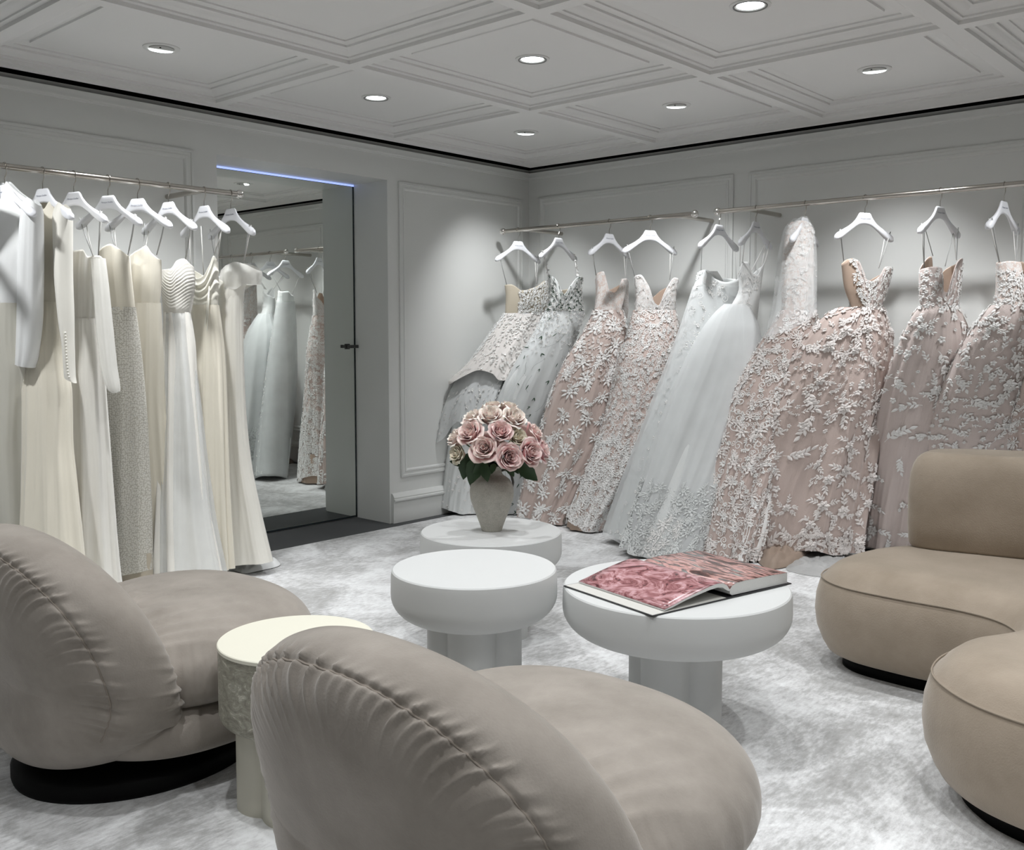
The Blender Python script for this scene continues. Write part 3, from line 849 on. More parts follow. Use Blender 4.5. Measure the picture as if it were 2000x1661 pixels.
# ================================================================== lounge chairs
def sg(v, p): return np.sign(v) * np.abs(v) ** p
rs = np.random.RandomState(5)
WK = [(rs.uniform(22, 46), rs.uniform(0, 6.28), rs.uniform(.3, 1)) for _ in range(14)]
def wrinkle(x, k=1.0):
    v = 0
    for f_, p, a in WK: v = v + a * np.sin(x * f_ * k + p)
    v = v / 4.0
    return np.clip(1.1 - np.abs(v) * 2.6, -.25, 1.1)
def make_chair(label):
    t = thing('lounge_chair', label, 'chair', group='puffy velvet lounge chairs')
    # --- back cushion
    nu, nv = 480, 120
    th = np.linspace(0, 2 * PI, nu, endpoint=False)[None, :]; ph = np.linspace(0.02, PI - .02, nv)[:, None]
    ct, st_ = np.cos(th), np.sin(th)
    a = .43; z0 = .335
    up = np.where(st_ > 0, .355, .295)
    R = np.sin(ph) ** np.where(st_ < 0, .52 + .20 * st_, .52)
    X = a * sg(ct, .92) * R * np.where(st_ < 0, 1 - .12 * np.abs(st_) ** 2, 1)
    Z = z0 + up * sg(st_, .95) * R
    T = .145 * (1 + .5 * np.clip((.30 - Z) / .25, 0, 1))
    Y = -T * sg(np.cos(ph), .85)
    # gathered wrinkles either side of the rear seam
    phs = math.radians(57)
    arc = np.where(st_ > -.25, 1.0, np.clip(1 + (st_ + .25) * 3, 0, 1))
    d = (ph - phs)
    win = np.where(d < 0, np.exp(-(d / .36) ** 2), np.exp(-(d / .17) ** 2)) * (1 - np.exp(-(d / .025) ** 2) * .5)
    wv = wrinkle(th + .03 * np.sin(d * 7)) * win * arc
    seam = -np.exp(-(d / .030) ** 2) * .0045 * arc
    disp = wv * .0085 + seam
    # wrinkles at the front near the seat
    d2 = ph - math.radians(118)
    disp = disp + wrinkle(th * 1.0 + 1.3 + d2 * .1, .7) * np.exp(-(d2 / .38) ** 2) * np.clip(-st_ * 1.2 + .35, 0, 1) * .012
    nrmx = ct * R; nrmz = st_ * R; nrmy = -np.cos(ph)
    ln = np.sqrt(nrmx ** 2 + nrmy ** 2 + nrmz ** 2)
    X = X + disp * nrmx / ln; Z = Z + disp * nrmz / ln; Y = Y + disp * nrmy / ln
    Y = Y + .42 * X ** 2 - .27 * (Z - .30) + .15 * np.clip(.20 - Z, 0, 1) ** 2
    V = np.stack([X, Y * np.ones_like(X), Z], -1).reshape(-1, 3)
    F = grid_faces(nv, nu) + [tuple(range(nu)), tuple(range((nv - 1) * nu, nv * nu))[::-1]]
    mesh('back_cushion', V, F, m_velvet, t, True)
    # seam line as a thin piping
    j = int(np.argmin(np.abs(ph[:, 0] - phs)))
    G = V.reshape(nv, nu, 3)
    sel = [k for k in range(nu) if math.sin(th[0, k]) > -.5]
    sel = sorted(sel, key=lambda k: (th[0, k] + PI / 2 + .6) % (2 * PI))
    pts = [G[j, k] + np.array([0, -.0012, 0]) for k in sel]
    MB().tube(pts, .0022, 6).build('piping', m_piping, t, sharp=None)
    # --- seat cushion
    nu, nv = 220, 90
    th = np.linspace(0, 2 * PI, nu, endpoint=False)[None, :]; ph = np.linspace(0.02, PI - .02, nv)[:, None]
    ct, st_ = np.cos(th), np.sin(th)
    R = np.sin(ph) ** .60
    X = .425 * sg(ct, .85) * R; Y = .36 * sg(st_, .85) * R; Z = np.where(np.cos(ph) > 0, .145, .10) * sg(np.cos(ph), .9)
    wv = wrinkle(th * 1.0, .8) * np.exp(-((ph - 1.35) / .45) ** 2) * np.clip(.45 - st_, 0, 1)
    ray_ = wrinkle(np.arctan2(X, Y + .75) * 2.3, .45) * np.clip((.10 - Y) / .34, 0, 1) * np.clip(np.cos(ph) * 2, 0, 1)
    dz = ray_ * .012
    rr = 1 + wv * .022
    X = X * rr; Y = Y * rr; Z = Z + dz
    Y2 = Y + .37; Z2 = Z + .285 + .05 * np.clip(Y / .36, -1, 1) * .5
    V = np.stack([X, Y2, Z2], -1).reshape(-1, 3)
    F = grid_faces(nv, nu) + [tuple(range(nu)), tuple(range((nv - 1) * nu, nv * nu))[::-1]]
    mesh('seat_cushion', V, [f[::-1] for f in F], m_velvet, t, True)
    # --- lower body band under the seat
    R = np.sin(ph) ** .42
    X = .415 * sg(ct, .8) * R; Y = .375 * sg(st_, .8) * R + .33; Z = .085 * sg(np.cos(ph), .8) + .155
    V = np.stack([X, Y, Z * np.ones_like(X)], -1).reshape(-1, 3)
    mesh('seat_base', V, [f[::-1] for f in F], m_velvet, t, True)
    q = [(.418 * math.copysign(abs(math.cos(s)) ** .8, math.cos(s)), .33 + .378 * math.copysign(abs(math.sin(s)) ** .8, math.sin(s)), .185) for s in np.linspace(0, 2 * PI, 80, endpoint=False)]
    # --- black floor plinth
    q = [(.035 + .29 * math.cos(s), .235 + .345 * math.sin(s)) for s in np.linspace(0, 2 * PI, 72, endpoint=False)]
    slab('plinth', np.array(q), [(.0, 0), (-.004, .012), (-.004, .038), (.004, .046), (.05, .05), (.12, .085)], m_black_base, t, None)
    return t
c1 = make_chair('grey-beige velvet lounge chair with black plinth, at the left edge')
c1.location = (2.05, -4.44, 0); c1.scale = (1.06, 1.04, 1.065)
c2 = c1.copy(); COL.objects.link(c2)
for ch in c1.children:
    c = ch.copy(); COL.objects.link(c); c.parent = c2
c2.location = (3.53, -4.40, 0); c2.scale = c1.scale; c2['label'] = 'grey-beige velvet lounge chair in the foreground, its back cut off by the bottom edge'

# ================================================================== gowns
def ring_angles(n, ratio=3.0):
    t = np.linspace(0, 2 * PI, 2001); x = ratio * np.cos(t); y = np.sin(t)
    s = np.concatenate([[0], np.cumsum(np.hypot(np.diff(x), np.diff(y)))])
    return np.interp(np.linspace(0, s[-1], n, endpoint=False), s, t)

def curve(pts, x):
    if np.isscalar(pts): return np.full_like(np.asarray(x, float), pts)
    return interp(x, [p[0] for p in pts], [p[1] for p in pts])

class Loft:
    """garment surface: grid [row, column] of points; rows run down the cloth, columns around it.
    rows = (photo y, left x, right x, half thickness); top / hem give the photo y of the edges across the width (-1..1),
    front side (towards the viewer) and back side; anchor line A->B leans the cloth out from the rail"""
    def __init__(s, rows, A, B, d0, d1, top=None, topb=None, hem=None, nr=90, nc=150, folds=(0, 0, 10, 1), seed=0, side='right', ratio=3.0, arc=None, lean=1.0, shift=0.0, big=0.0, cowl=None, sq=1.0, rnoise=0.0):
        if abs(d0 - d1) < 1e-6 and A is B and rows[-1][0] > 570 and nc >= 90:      # a bodice tucks inside the skirt
            q_ = rows[-1]; rows = list(rows[:-1]) + [(q_[0], q_[1] + 1.5, q_[2] - 1.5, q_[3] - .006)]
        ry = [r[0] for r in rows]
        y0, y1 = ry[0], ry[-1]
        th = ring_angles(nc, ratio) if arc is None else np.linspace(arc[0], arc[1], nc)
        s.th = th; s.wrap = arc is None
        x = np.cos(th); f = (np.sin(th) >= 0)
        tp = np.full(nc, float(y0))
        if top is not None:
            tf = curve(top, x); tb = curve(topb if topb is not None else top, x)
            bl = np.clip(np.sin(th) * 4, -1, 1) * .5 + .5
            tp = tf * bl + tb * (1 - bl)
        hm = np.full(nc, float(y1)) if hem is None else curve(hem, x)
        v = np.linspace(0, 1, nr)[:, None]
        py = tp[None, :] + (hm - tp)[None, :] * v
        xl = interp(py, ry, [r[1] for r in rows]); xr = interp(py, ry, [r[2] for r in rows]); tk = interp(py, ry, [r[3] for r in rows])
        q = np.clip((py - y0) / (y1 - y0), -.2, 1.2)
        ql = np.clip(q, 0, 1) ** lean
        A = np.array(A, float); B = np.array(B, float)
        An = A + (B - A) * ql[..., None]
        dd = np.radians(d0 + (d1 - d0) * np.clip(q, 0, 1))
        dv = np.stack([np.cos(dd), np.sin(dd)], -1)
        cx = np.broadcast_to(sg_(x, sq), py.shape)
        Lp = at(xl, py, An, dv); Rp = at(xr, py, An, dv)
        C = (Lp + Rp) / 2; Wv = (Rp - Lp) / 2
        nv = np.stack([-dv[..., 1], dv[..., 0]], -1)
        toC = CAM[:2] - C[..., :2]
        sgn = np.sign((nv * toC).sum(-1))
        nv = nv * sgn[..., None]
        n3 = np.concatenate([nv, np.zeros_like(nv[..., :1])], -1)
        sy = np.broadcast_to(np.sin(th), py.shape)
        P = C + Wv * cx[..., None] + n3 * (tk * sy + shift)[..., None]
        # folds
        r = np.random.RandomState(seed)
        a0, a1, k, p = folds
        amp = a0 + (a1 - a0) * np.clip(v, 0, 1) ** p
        fo = np.zeros_like(py)
        for i in range(7):
            kk = k * r.uniform(.55, 1.6); ph = r.uniform(0, 6.28); dr = r.uniform(-.6, .6)
            fo += (1 - 2 * np.abs(np.sin(kk * th[None, :] / 2 + ph + dr * v * 2)) ** .8) * r.uniform(.3, 1)
        fo /= 2.6
        if big: 
            for i in range(3):
                fo += big * np.sin(r.randint(2, 5) * th[None, :] + r.uniform(0, 6.28) + v * r.uniform(-1, 1)) * .6
        sv = C[..., :2] - CAM[:2]; sv = sv / np.linalg.norm(sv, axis=-1, keepdims=True)
        sn = np.abs((sv * dv).sum(-1)); cs = np.sqrt(1 - sn ** 2); Wl = np.linalg.norm(Wv[..., :2], axis=-1) * cs
        P = P - Wv * cx[..., None] * (1 - np.sqrt(np.clip(1 - (tk * sn / (Wl + 1e-6)) ** 2, .35, 1)))[..., None]
        Wn = Wv / (np.linalg.norm(Wv, axis=-1, keepdims=True) + 1e-9)
        ax = cx * tk; ay = sy * np.linalg.norm(Wv, axis=-1)
        ln = np.hypot(ax, ay) + 1e-9
        nrm = Wn * (ax / ln)[..., None] + n3 * (ay / ln)[..., None]
        P = P + nrm * (amp * fo)[..., None]
        if cowl is not None:                # crosswise drape swags
            c0, c1, cn, ca = cowl
            P = P + nrm * (ca * (1 - 2 * np.abs(np.sin(PI * cn * (v * (1 + .0 * x[None, :]) + .25 * x[None, :] ** 2)))) * np.clip(np.sin(PI * np.clip((v - c0) / (c1 - c0), 0, 1)), 0, 1) * (sy > -.2))[..., None]
        if rnoise:
            P = P + nrm * (r.randn(*py.shape) * rnoise)[..., None]
        P[..., 2] = np.maximum(P[..., 2], .006 + .004 * v)
        if side == 'right': P[..., 1] = np.minimum(P[..., 1], -.052 - .002 * v)
        else: P[..., 0] = np.maximum(P[..., 0], .052)
        s.P = P; s.nr, s.nc = nr, nc
        # metric UV
        dc = np.linalg.norm(np.roll(P, -1, 1) - P, axis=-1); u = np.concatenate([np.zeros((nr, 1)), np.cumsum(dc, 1)[:, :-1]], 1)
        mid = np.argmin(np.abs(th - PI / 2)); u = u - u[:, mid:mid + 1]
        dr_ = np.linalg.norm(np.diff(P, axis=0), axis=-1).mean(1); vv = np.concatenate([[0], np.cumsum(dr_)])
        s.UV = np.stack([u, np.broadcast_to(-vv[:, None], u.shape)], -1)
        s.len_v = vv[-1]
    def ev(s, u, v):
        """point at column coordinate u, row coordinate v"""
        u = np.asarray(u, float); v = np.clip(np.asarray(v, float), 0, s.nr - 1.001)
        if s.wrap: u = u % s.nc
        else: u = np.clip(u, 0, s.nc - 1.001)
        i = v.astype(int); j = u.astype(int); fv = (v - i)[..., None]; fu = (u - j)[..., None]
        j1 = (j + 1) % s.nc if s.wrap else np.minimum(j + 1, s.nc - 1)
        P = s.P
        return (P[i, j] * (1 - fv) + P[i + 1, j] * fv) * (1 - fu) + (P[i, j1] * (1 - fv) + P[i + 1, j1] * fv) * fu
    def frame(s, u, v):
        e = 1.0
        Pu = (s.ev(u + e, v) - s.ev(u - e, v)) / (2 * e); Pv = (s.ev(u, v + e) - s.ev(u, v - e)) / (2 * e)
        return Pu, Pv
    def stamps(s, motifs, n, space, urange=(0.02, .62), vrange=(0, 1), size=(.8, 1.2), dens=None, seed=1, lift=.004, upright=None):
        """scatter flat motifs over the cloth, each following the surface; returns V, F"""
        r = np.random.RandomState(seed); V = []; F = []; k = 0; C = []; tries = 0
        while len(C) < n and tries < n * 25:
            tries += 1
            u = r.uniform(*urange) * s.nc; v = (vrange[0] + (vrange[1] - vrange[0]) * r.rand()) * (s.nr - 1)
            if dens is not None and r.rand() > np.interp(v / (s.nr - 1), *zip(*dens)): continue
            c = s.ev(u, v)
            w0 = np.linalg.norm(s.P[-1, :, :2].max(0) - s.P[-1, :, :2].min(0)); Pu, Pv = s.frame(u, v)
            lu, lv = np.linalg.norm(Pu), np.linalg.norm(Pv)
            if lu < 2e-4 or lv < 2e-4: continue
            if r.rand() > min(1, lu * s.nc / max(.3, np.linalg.norm(np.diff(s.P[-1], axis=0), axis=-1).sum())) : continue
            sc_ = r.uniform(*size)
            if any((c[0] - q[0]) ** 2 + (c[1] - q[1]) ** 2 + (c[2] - q[2]) ** 2 < (space * (sc_ + q[3]) / 2) ** 2 for q in C): continue
            C.append((*c, sc_))
            mv, mf = motifs[r.randint(len(motifs))]
            a = r.uniform(0, 6.28) if upright is None else r.normal(0, upright)
            ca, sa = math.cos(a) * sc_, math.sin(a) * sc_
            fl = 1 if r.rand() > .5 else -1
            x = (mv[:, 0] * fl * ca - mv[:, 1] * sa); y = (mv[:, 0] * fl * sa + mv[:, 1] * ca)
            uu = u + x / lu; vv = v - y / lv
            vv = np.clip(vv, 0, s.nr - 1.01)
            Pp = s.ev(uu, vv); Qu, Qv = s.frame(uu, vv)
            nn = np.cross(Qu, Qv); nn /= np.linalg.norm(nn, axis=1)[:, None] + 1e-12
            # outward = away from the ring centre
            out = Pp - s.P[np.clip(vv.astype(int), 0, s.nr - 1)].mean(1)
            sgn = np.sign((nn * out).sum(1)); sgn[sgn == 0] = 1
            if s.wrap: Pp = Pp + nn * (sgn * (lift + mv[:, 2] * sc_))[:, None]
            else:
                sg2 = np.sign((nn * (CAM - Pp)).sum(1)); Pp = Pp + nn * (sg2 * (lift + mv[:, 2] * sc_))[:, None]
            V.append(Pp); F += [[q + k for q in f] for f in mf]; k += len(mv)
        return (np.concatenate(V) if V else np.zeros((0, 3))), F

def sg_(v, p): return np.sign(v) * np.abs(v) ** p

def garment(name, lf, mats, parent, org, extra=None, solid=.0, lining=None, label=None):
    V = lf.P.reshape(-1, 3); F = grid_faces(lf.nr, lf.nc, lf.wrap); UV = lf.UV.reshape(-1, 2); mi = [0] * len(F)
    mats = list(mats)
    if lining is not None:
        mats.append(lining); li = len(mats) - 1
        # inner face, a few mm inside
        cen = lf.P.mean(1, keepdims=True); I = lf.P + (cen - lf.P) * .02
        d = cen - lf.P; d[..., 2] = 0; I = lf.P + d / (np.linalg.norm(d, axis=-1, keepdims=True) + 1e-9) * .004
        I = I[:int(lf.nr)]; k = len(V)
        V = np.concatenate([V, I.reshape(-1, 3)]); F2 = [tuple(q + k for q in f)[::-1] for f in grid_faces(lf.nr, lf.nc, lf.wrap)]
        rim = [(j, (j + 1) % lf.nc, k + (j + 1) % lf.nc, k + j) for j in range(lf.nc if lf.wrap else lf.nc - 1)]
        F += F2 + rim; mi += [li] * len(F2) + [0] * len(rim); UV = np.concatenate([UV, UV])
    for ex in (extra or []):
        (ev, ef), m = ex
        if len(ev) == 0: continue
        if m not in mats: mats.append(m)
        k = len(V); V = np.concatenate([V, ev]); F += [[q + k for q in f] for f in ef]; mi += [mats.index(m)] * len(ef)
        UV = np.concatenate([UV, ev[:, :2]])
    o = mesh(name, V, F, mats, parent, True, uv=UV, mi=mi, org=org)
    if label: o['label'] = label
    return o

# ------------------------------------------------------------------ lace motifs, flat in metres (x, y, height)
def petal(cx, cy, a, ln, wd, h=.0025, n=5):
    V = []; F = []
    for i in range(n):
        t = i / (n - 1); w_ = wd * math.sin(PI * (.12 + .86 * t) ** .9) if t < 1 else wd * .12
        for sd, hh in ((-1, 0), (0, h), (1, 0)):
            x = t * ln; y = sd * w_
            V.append((cx + x * math.cos(a) - y * math.sin(a), cy + x * math.sin(a) + y * math.cos(a), hh + h * t))
    for i in range(n - 1):
        k = i * 3; F += [(k, k + 3, k + 4, k + 1), (k + 1, k + 4, k + 5, k + 2)]
    return V, F
def ribbon(pts, wd, h=.001):
    V = []; F = []; n = len(pts)
    for i, (x, y) in enumerate(pts):
        x0, y0 = pts[max(i - 1, 0)]; x1, y1 = pts[min(i + 1, n - 1)]
        dx, dy = x1 - x0, y1 - y0; l = math.hypot(dx, dy) + 1e-9
        V += [(x - dy / l * wd, y + dx / l * wd, h), (x + dy / l * wd, y - dx / l * wd, h)]
    F = [(2 * i, 2 * i + 1, 2 * i + 3, 2 * i + 2) for i in range(n - 1)]
    return V, F
def join(parts):
    V = []; F = []
    for v, f in parts:
        k = len(V); V += v; F += [tuple(q + k for q in x) for x in f]
    return np.array(V, float), F
def flower(cx, cy, r, n, a0=0.0, h=.003, fat=.42):
    return [petal(cx + .12 * r * math.cos(a0 + 2 * PI * k / n), cy + .12 * r * math.sin(a0 + 2 * PI * k / n), a0 + 2 * PI * k / n, r * .88, r * fat, h) for k in range(n)]
def spray(cx, cy, a, ln, n, lw=.010, bend=.6):
    pts = []; x, y = cx, cy; aa = a; P = []
    for k in range(12):
        pts.append((x, y)); P.append((x, y, aa)); x += math.cos(aa) * ln / 12; y += math.sin(aa) * ln / 12; aa += bend / 12
    out = [ribbon(pts, .0011)]
    for k in range(n):
        x, y, b = P[int(2 + k * 9 / n)]
        out.append(petal(x, y, b + (.75 if k % 2 else -.75), lw * 2.2, lw * .55, .002))
    x, y, b = P[-1]; out.append(petal(x, y, b, lw * 2.4, lw * .6, .002))
    return out
def scroll(cx, cy, a, r, turns=1.4, wd=.0016):
    pts = []
    for k in range(22):
        t = k / 21; q = a + t * turns * 2 * PI; rr = r * (1 - .8 * t)
        pts.append((cx + rr * math.cos(q), cy + rr * math.sin(q)))
    return [ribbon(pts, wd)]
rr_ = random.Random(3)
def bouquet(r, k):
    """rose head with leaf sprays around it"""
    p = flower(0, 0, r, 7, 0, .004, .36) + flower(0, 0, r * .62, 6, .4, .006, .4) + flower(0, 0, r * .3, 5, .1, .008, .45)
    for i in range(k):
        a = 2 * PI * i / k + rr_.uniform(-.3, .3); p += spray(r * .8 * math.cos(a), r * .8 * math.sin(a), a, r * rr_.uniform(1.0, 2.0), 5, r * .32, rr_.uniform(-1.2, 1.2))
    return join(p)
MOT_BIG = [bouquet(.030, 4), bouquet(.034, 3), bouquet(.025, 5),
           join(spray(-.05, 0, .1, .12, 8, .013, .7) + flower(.01, .018, .017, 5)), join(spray(-.05, 0, .1, .11, 7, .011, -.9) + flower(.03, -.02, .014, 5, .4)),
           join(flower(0, 0, .018, 5) + flower(.03, .012, .013, 5) + flower(-.022, .022, .012, 5))]
MOT_SMALL = [join(flower(0, 0, .013, 5)), join(flower(0, 0, .010, 6)), join(spray(-.02, 0, 0, .04, 4, .007)), join(flower(0, 0, .010, 5) + [petal(.01, .008, .6, .014, .004)])]
def corded():
    p = flower(0, 0, .017, 6, 0, .003, .34) + scroll(.022, -.018, 2.0, .012) + scroll(-.020, -.022, .6, .010)
    for i in range(7):
        a = .4 + i * .75; p += [petal(.016 * math.cos(a), .016 * math.sin(a), a, .022, .0055, .003)]
    p += spray(.0, -.018, -1.5, .040, 6, .0075, rr_.uniform(-1.5, 1.5))
    return join(p)
MOT_CORD = [corded() for _ in range(4)]
MOT_SCROLL = [join(scroll(0, 0, 0, .020, 1.6, .002) + scroll(.028, .012, 2.2, .014, 1.4, .0018) + [petal(.02 * math.cos(a), .02 * math.sin(a), a, .014, .004) for a in (0.4, 1.1, 1.8, 2.5)]),
              join(scroll(0, 0, 1, .024, 1.3, .002) + spray(.02, 0, -.3, .05, 6, .007, 1.2)), join(flower(0, 0, .016, 7, 0, .003, .28) + scroll(.03, 0, 3.3, .014) + scroll(-.03, 0, 0, .014)),
              join(flower(0, 0, .012, 6, 0, .003, .3) + scroll(0, .026, 4.6, .015) + scroll(0, -.026, 1.6, .013))]
MOT_LEAF = [join([petal(0, 0, 1.4, .024, .0028, .002), petal(0, 0, 2.2, .018, .0025, .002)]), join([petal(0, 0, 1.2, .028, .003, .002)]), join([petal(0, 0, .3, .020, .0025, .002), petal(0, 0, 1.2, .022, .003, .002)])]
MOT_VINE = [join([ribbon([(0, -.05 + .012 * k) if 0 else (.012 * math.sin(k * .5), -.06 + .012 * k) for k in range(11)], .0007)]), join([ribbon([(.02 * math.sin(k * .35), -.07 + .014 * k) for k in range(11)], .0006)])]
MOT_BELL = [join(flower(0, 0, .0065, 5, 0, .005, .5)), join(flower(0, 0, .008, 5, .3, .006, .5)), join(flower(0, 0, .0055, 4, .3, .005, .6) + flower(.012, .004, .005, 4, 0, .005, .6))]
MOT_PUFF = [join(flower(0, 0, .013, 5, 0, .0045, .5)), join(flower(0, 0, .010, 6, .3, .005, .45)), join(flower(0, 0, .014, 5, .3, .005, .42) + flower(0, 0, .006, 4, .3, .007, .5))]
MOT_SEQ = [join([petal(-.002, 0, 0, .004, .002, .0015, 3)])]

c_ivory = (.80, .76, .66); c_white = (.84, .85, .83)
m_silk = cloth('ivory_crepe', (.82, .80, .73), .5, .3, .12, .03)
m_satin = cloth('ivory_satin', (.80, .78, .69), .32, .15, .06, .02, spec=.5)
m_warm = cloth('warm_ivory_crepe', (.80, .755, .64), .55, .3, .15, .03)
m_chif = cloth('ivory_chiffon', (.83, .81, .75), .7, .4, .4, .03, streak=True)
m_chif_sh = cloth('sheer_ivory_chiffon', (.86, .85, .80), .75, .3, .4, .02, streak=True, sheer=.28)
m_white = cloth('white_crepe', (.84, .85, .84), .5, .3, .1, .02)
m_tulle = cloth('sheer_white_tulle', (.86, .88, .88), .85, .2, .3, .03, sheer=.34)
m_tulle2 = cloth('very_sheer_white_tulle', (.86, .88, .88), .85, .2, .3, .03, sheer=.55)
m_veil = cloth('bridal_veil', (.86, .88, .88), .85, .2, .3, .03, sheer=.74)
m_pale = cloth('pale_grey_white_tulle', (.78, .80, .79), .85, .3, .5, .03)
m_taupe = cloth('pale_taupe_organza', (.70, .67, .64), .8, .3, .4, .04)
m_blush = cloth('blush_tulle', (.62, .51, .465), .85, .35, .5, .05)
m_blush2 = cloth('pale_blush_tulle', (.68, .59, .555), .85, .35, .5, .05)
m_nude = cloth('nude_lining', (.50, .38, .30), .45, .1, .1, .03, spec=.4)
m_beige = cloth('beige_lining', (.56, .50, .40), .45, .1, .1, .03, spec=.4)
m_thread = cloth('white_lace_thread', (.93, .92, .90), .8, .2, .5, .05)
m_thread2 = cloth('blush_white_lace_thread', (.90, .85, .82), .8, .2, .5, .05)
m_lace_w = lace('white_guipure_lace', (.74, .68, .64), (.88, .86, .84), 30, .75)
m_lace_b = lace('lace_over_nude', (.74, .62, .56), (.88, .84, .81), 26, .7)
m_lace_f = lace('fine_lace_over_blush', (.66, .53, .48), (.80, .73, .69), 20, .3, lines=False)
m_bead = lace('beaded_ivory_mesh', (.52, .49, .41), (.88, .86, .79), 100, .75, fine=200, lines=False)
m_green = plain('dark_green_embroidery', (.015, .05, .02), .6)
m_strap = plain('ivory_ribbon', (.70, .69, .66), .5)
m_strapd = plain('grey_hanger_loop', (.42, .42, .41), .5)
m_seq = plain('clear_sequins', (.9, .93, .93), .12, .3)

def strap(parent, org, pts, r=.0022, m=None, name='strap'):
    o = MB().tube(pts, r, 6).build(name, m or m_strap, parent, sharp=None, org=org)
    return o

class Spot:
    """hanger position: where a gown hangs"""
    def __init__(s, x, y, ang):
        s.x, s.y, s.hang = x, y, ang
        v_ = np.array([x, y]) - CAM[:2]; perp = math.degrees(math.atan2(v_[1], v_[0])) - 90
        s.ang = .5 * ang + .5 * perp; s.he = perp + 8 if y > -1 else 30
        s.hd = np.array([math.cos(math.radians(ang)), math.sin(math.radians(ang))]); s.A = np.array([x, y])
        s.d = np.array([math.cos(math.radians(s.ang)), math.sin(math.radians(s.ang))])
    def tip(s, k): return np.array([s.x + s.hd[0] * k, s.y + s.hd[1] * k, RODZ - .188])
    def loops(s, parent, org, pts, k=.165):
        """pairs of hanging loops from the hanger shoulders to the neckline points (photo px)"""
        for sd, (px, py) in zip((-1, 1), pts):
            e = at(np.array(px), np.array(py), s.A, s.d)
            for off, dn in ((-.004, .010), (.010, -.010)):
                a = s.tip(sd * (k + off)) + np.array([-s.hd[1], s.hd[0], 0]) * dn
                strap(parent, org, [a + np.array([0, 0, .015]), a * .5 + e * .5 + np.array([0, 0, 0]), e], .0026, m_strap if dn > 0 else m_strapd, 'hanging_loop')

RS = {'R1': Spot(.257, -.412, 80), 'R2': Spot(.624, -.412, 91), 'R3': Spot(1.05, -.412, 86), 'R4': Spot(1.367, -.412, 67), 'R5': Spot(1.858, -.412, 86),
      'R6': Spot(2.098, -.412, 92), 'R7': Spot(2.399, -.412, 95), 'R8': Spot(2.738, -.412, 66), 'R9': Spot(3.126, -.412, 81), 'R10': Spot(3.426, -.412, 86), 'R11': Spot(3.74, -.412, 90)}
LS = {'L1': Spot(.367, -3.884, 12), 'L2': Spot(.367, -3.725, 12), 'L3': Spot(.367, -3.587, 16), 'L4': Spot(.367, -3.428, 18), 'L5': Spot(.367, -3.283, 20), 'L6': Spot(.367, -3.125, 9), 'L7': Spot(.367, -2.931, 4), 'L8': Spot(.367, -2.779, 2),
      'L0': Spot(.367, -4.12, 2)}
GH = 'white hangers on the nickel rails'
HL = {'R1': 'white hanger on the short right rail, nearest the room corner', 'R2': 'white hanger holding the gown embroidered with green leaves', 'R3': 'white hanger third from the corner, over the first blush lace gown',
      'R4': 'white hanger seen broadside at the right end of the short rail', 'R5': 'white hanger leftmost on the long right rail', 'R6': 'white hanger with thin white slip straps, second on the long rail',
      'R7': 'white hanger with only its neck showing above a lace cape', 'R8': 'white hanger seen broadside over the large blush gown with off-shoulder cups', 'R9': 'white hanger second from the right edge, seen at an angle',
      'R10': 'white hanger nearly edge-on at the right edge of the photo', 'R11': 'white hanger beyond the right edge of the photo',
      'L0': 'white hanger beyond the left edge of the photo', 'L1': 'white hanger at the left edge, inside the long-sleeved white gown', 'L2': 'white hanger inside the keyhole gown with buttoned cuffs', 'L3': 'white hanger third from the left edge, over the chiffon-sleeved gown',
      'L4': 'white hanger over the beaded ivory gown', 'L5': 'white hanger over the ivory crepe gown with folded neckline', 'L6': 'white hanger over the ruched bodice gown', 'L7': 'white hanger over the cowl-neck satin gown',
      'L8': 'white hanger last on the left rail, in front of the mirror'}
for k, s in list(RS.items()) + list(LS.items()):
    place_hanger(s.x, s.y, math.radians(s.hang), HL[k], GH, 0)

def gown(key, label, dic):
    s = dic[key]
    return s, thing('wedding_gown', label, 'dress', (s.x, s.y, 0), group='blush and white gowns on the right rails' if key[0] == 'R' else 'ivory gowns on the left rail')

def floor_at(px, py):
    ray = _F + _R * ((px - PPX) / FPX) - _U * ((py - PPY) / FPX)
    t = -CAM[2] / ray[2]
    return (CAM + ray * t)[:2]

# ------------------------------------------------------------------ right-hand rails, from the corner outwards
# R1: tiered organza gown with petal bodice
s, t = gown('R1', 'white petal-covered strapless gown with organza tiers, nearest the corner', RS); og = t.location
B = floor_at(925, 1001)
low = Loft([(640, 985, 1060, .07), (700, 940, 1040, .09), (780, 893, 1010, .11), (880, 872, 985, .12), (960, 862, 960, .13), (1000, 858, 955, .13)], s.A, B, s.ang, s.he,
           hem=[(-1, 990), (0, 999), (1, 1000)], nr=70, nc=130, folds=(.004, .016, 9, 1), seed=11)
garment('skirt', low, [m_pale], t, og, [(low.stamps(MOT_PUFF, 90, .045, (0, .6), (.45, 1), (.5, 1.0), seed=2), m_thread), (low.stamps(MOT_SEQ, 60, .05, (0, .6), (.3, 1), (1, 2), seed=22), m_seq)])
ti = Loft([(612, 984, 1064, .062), (650, 955, 1052, .085), (700, 918, 1020, .12), (735, 893, 1005, .15), (800, 862, 985, .18), (872, 846, 975, .185)], s.A, B, s.ang, s.he,
          hem=[(-1, 868), (-.5, 820), (0, 850), (.5, 800), (1, 800)], nr=60, nc=130, folds=(.003, .03, 5, 1.4), seed=4)
garment('lower_tier', ti, [m_tulle], t, og, [(ti.stamps(MOT_PUFF, 130, .03, (0, .6), (.62, 1), (.5, .95), seed=5), m_thread), (ti.stamps(MOT_SEQ, 60, .05, (0, .6), (.3, 1), (1, 2), seed=22), m_seq)])
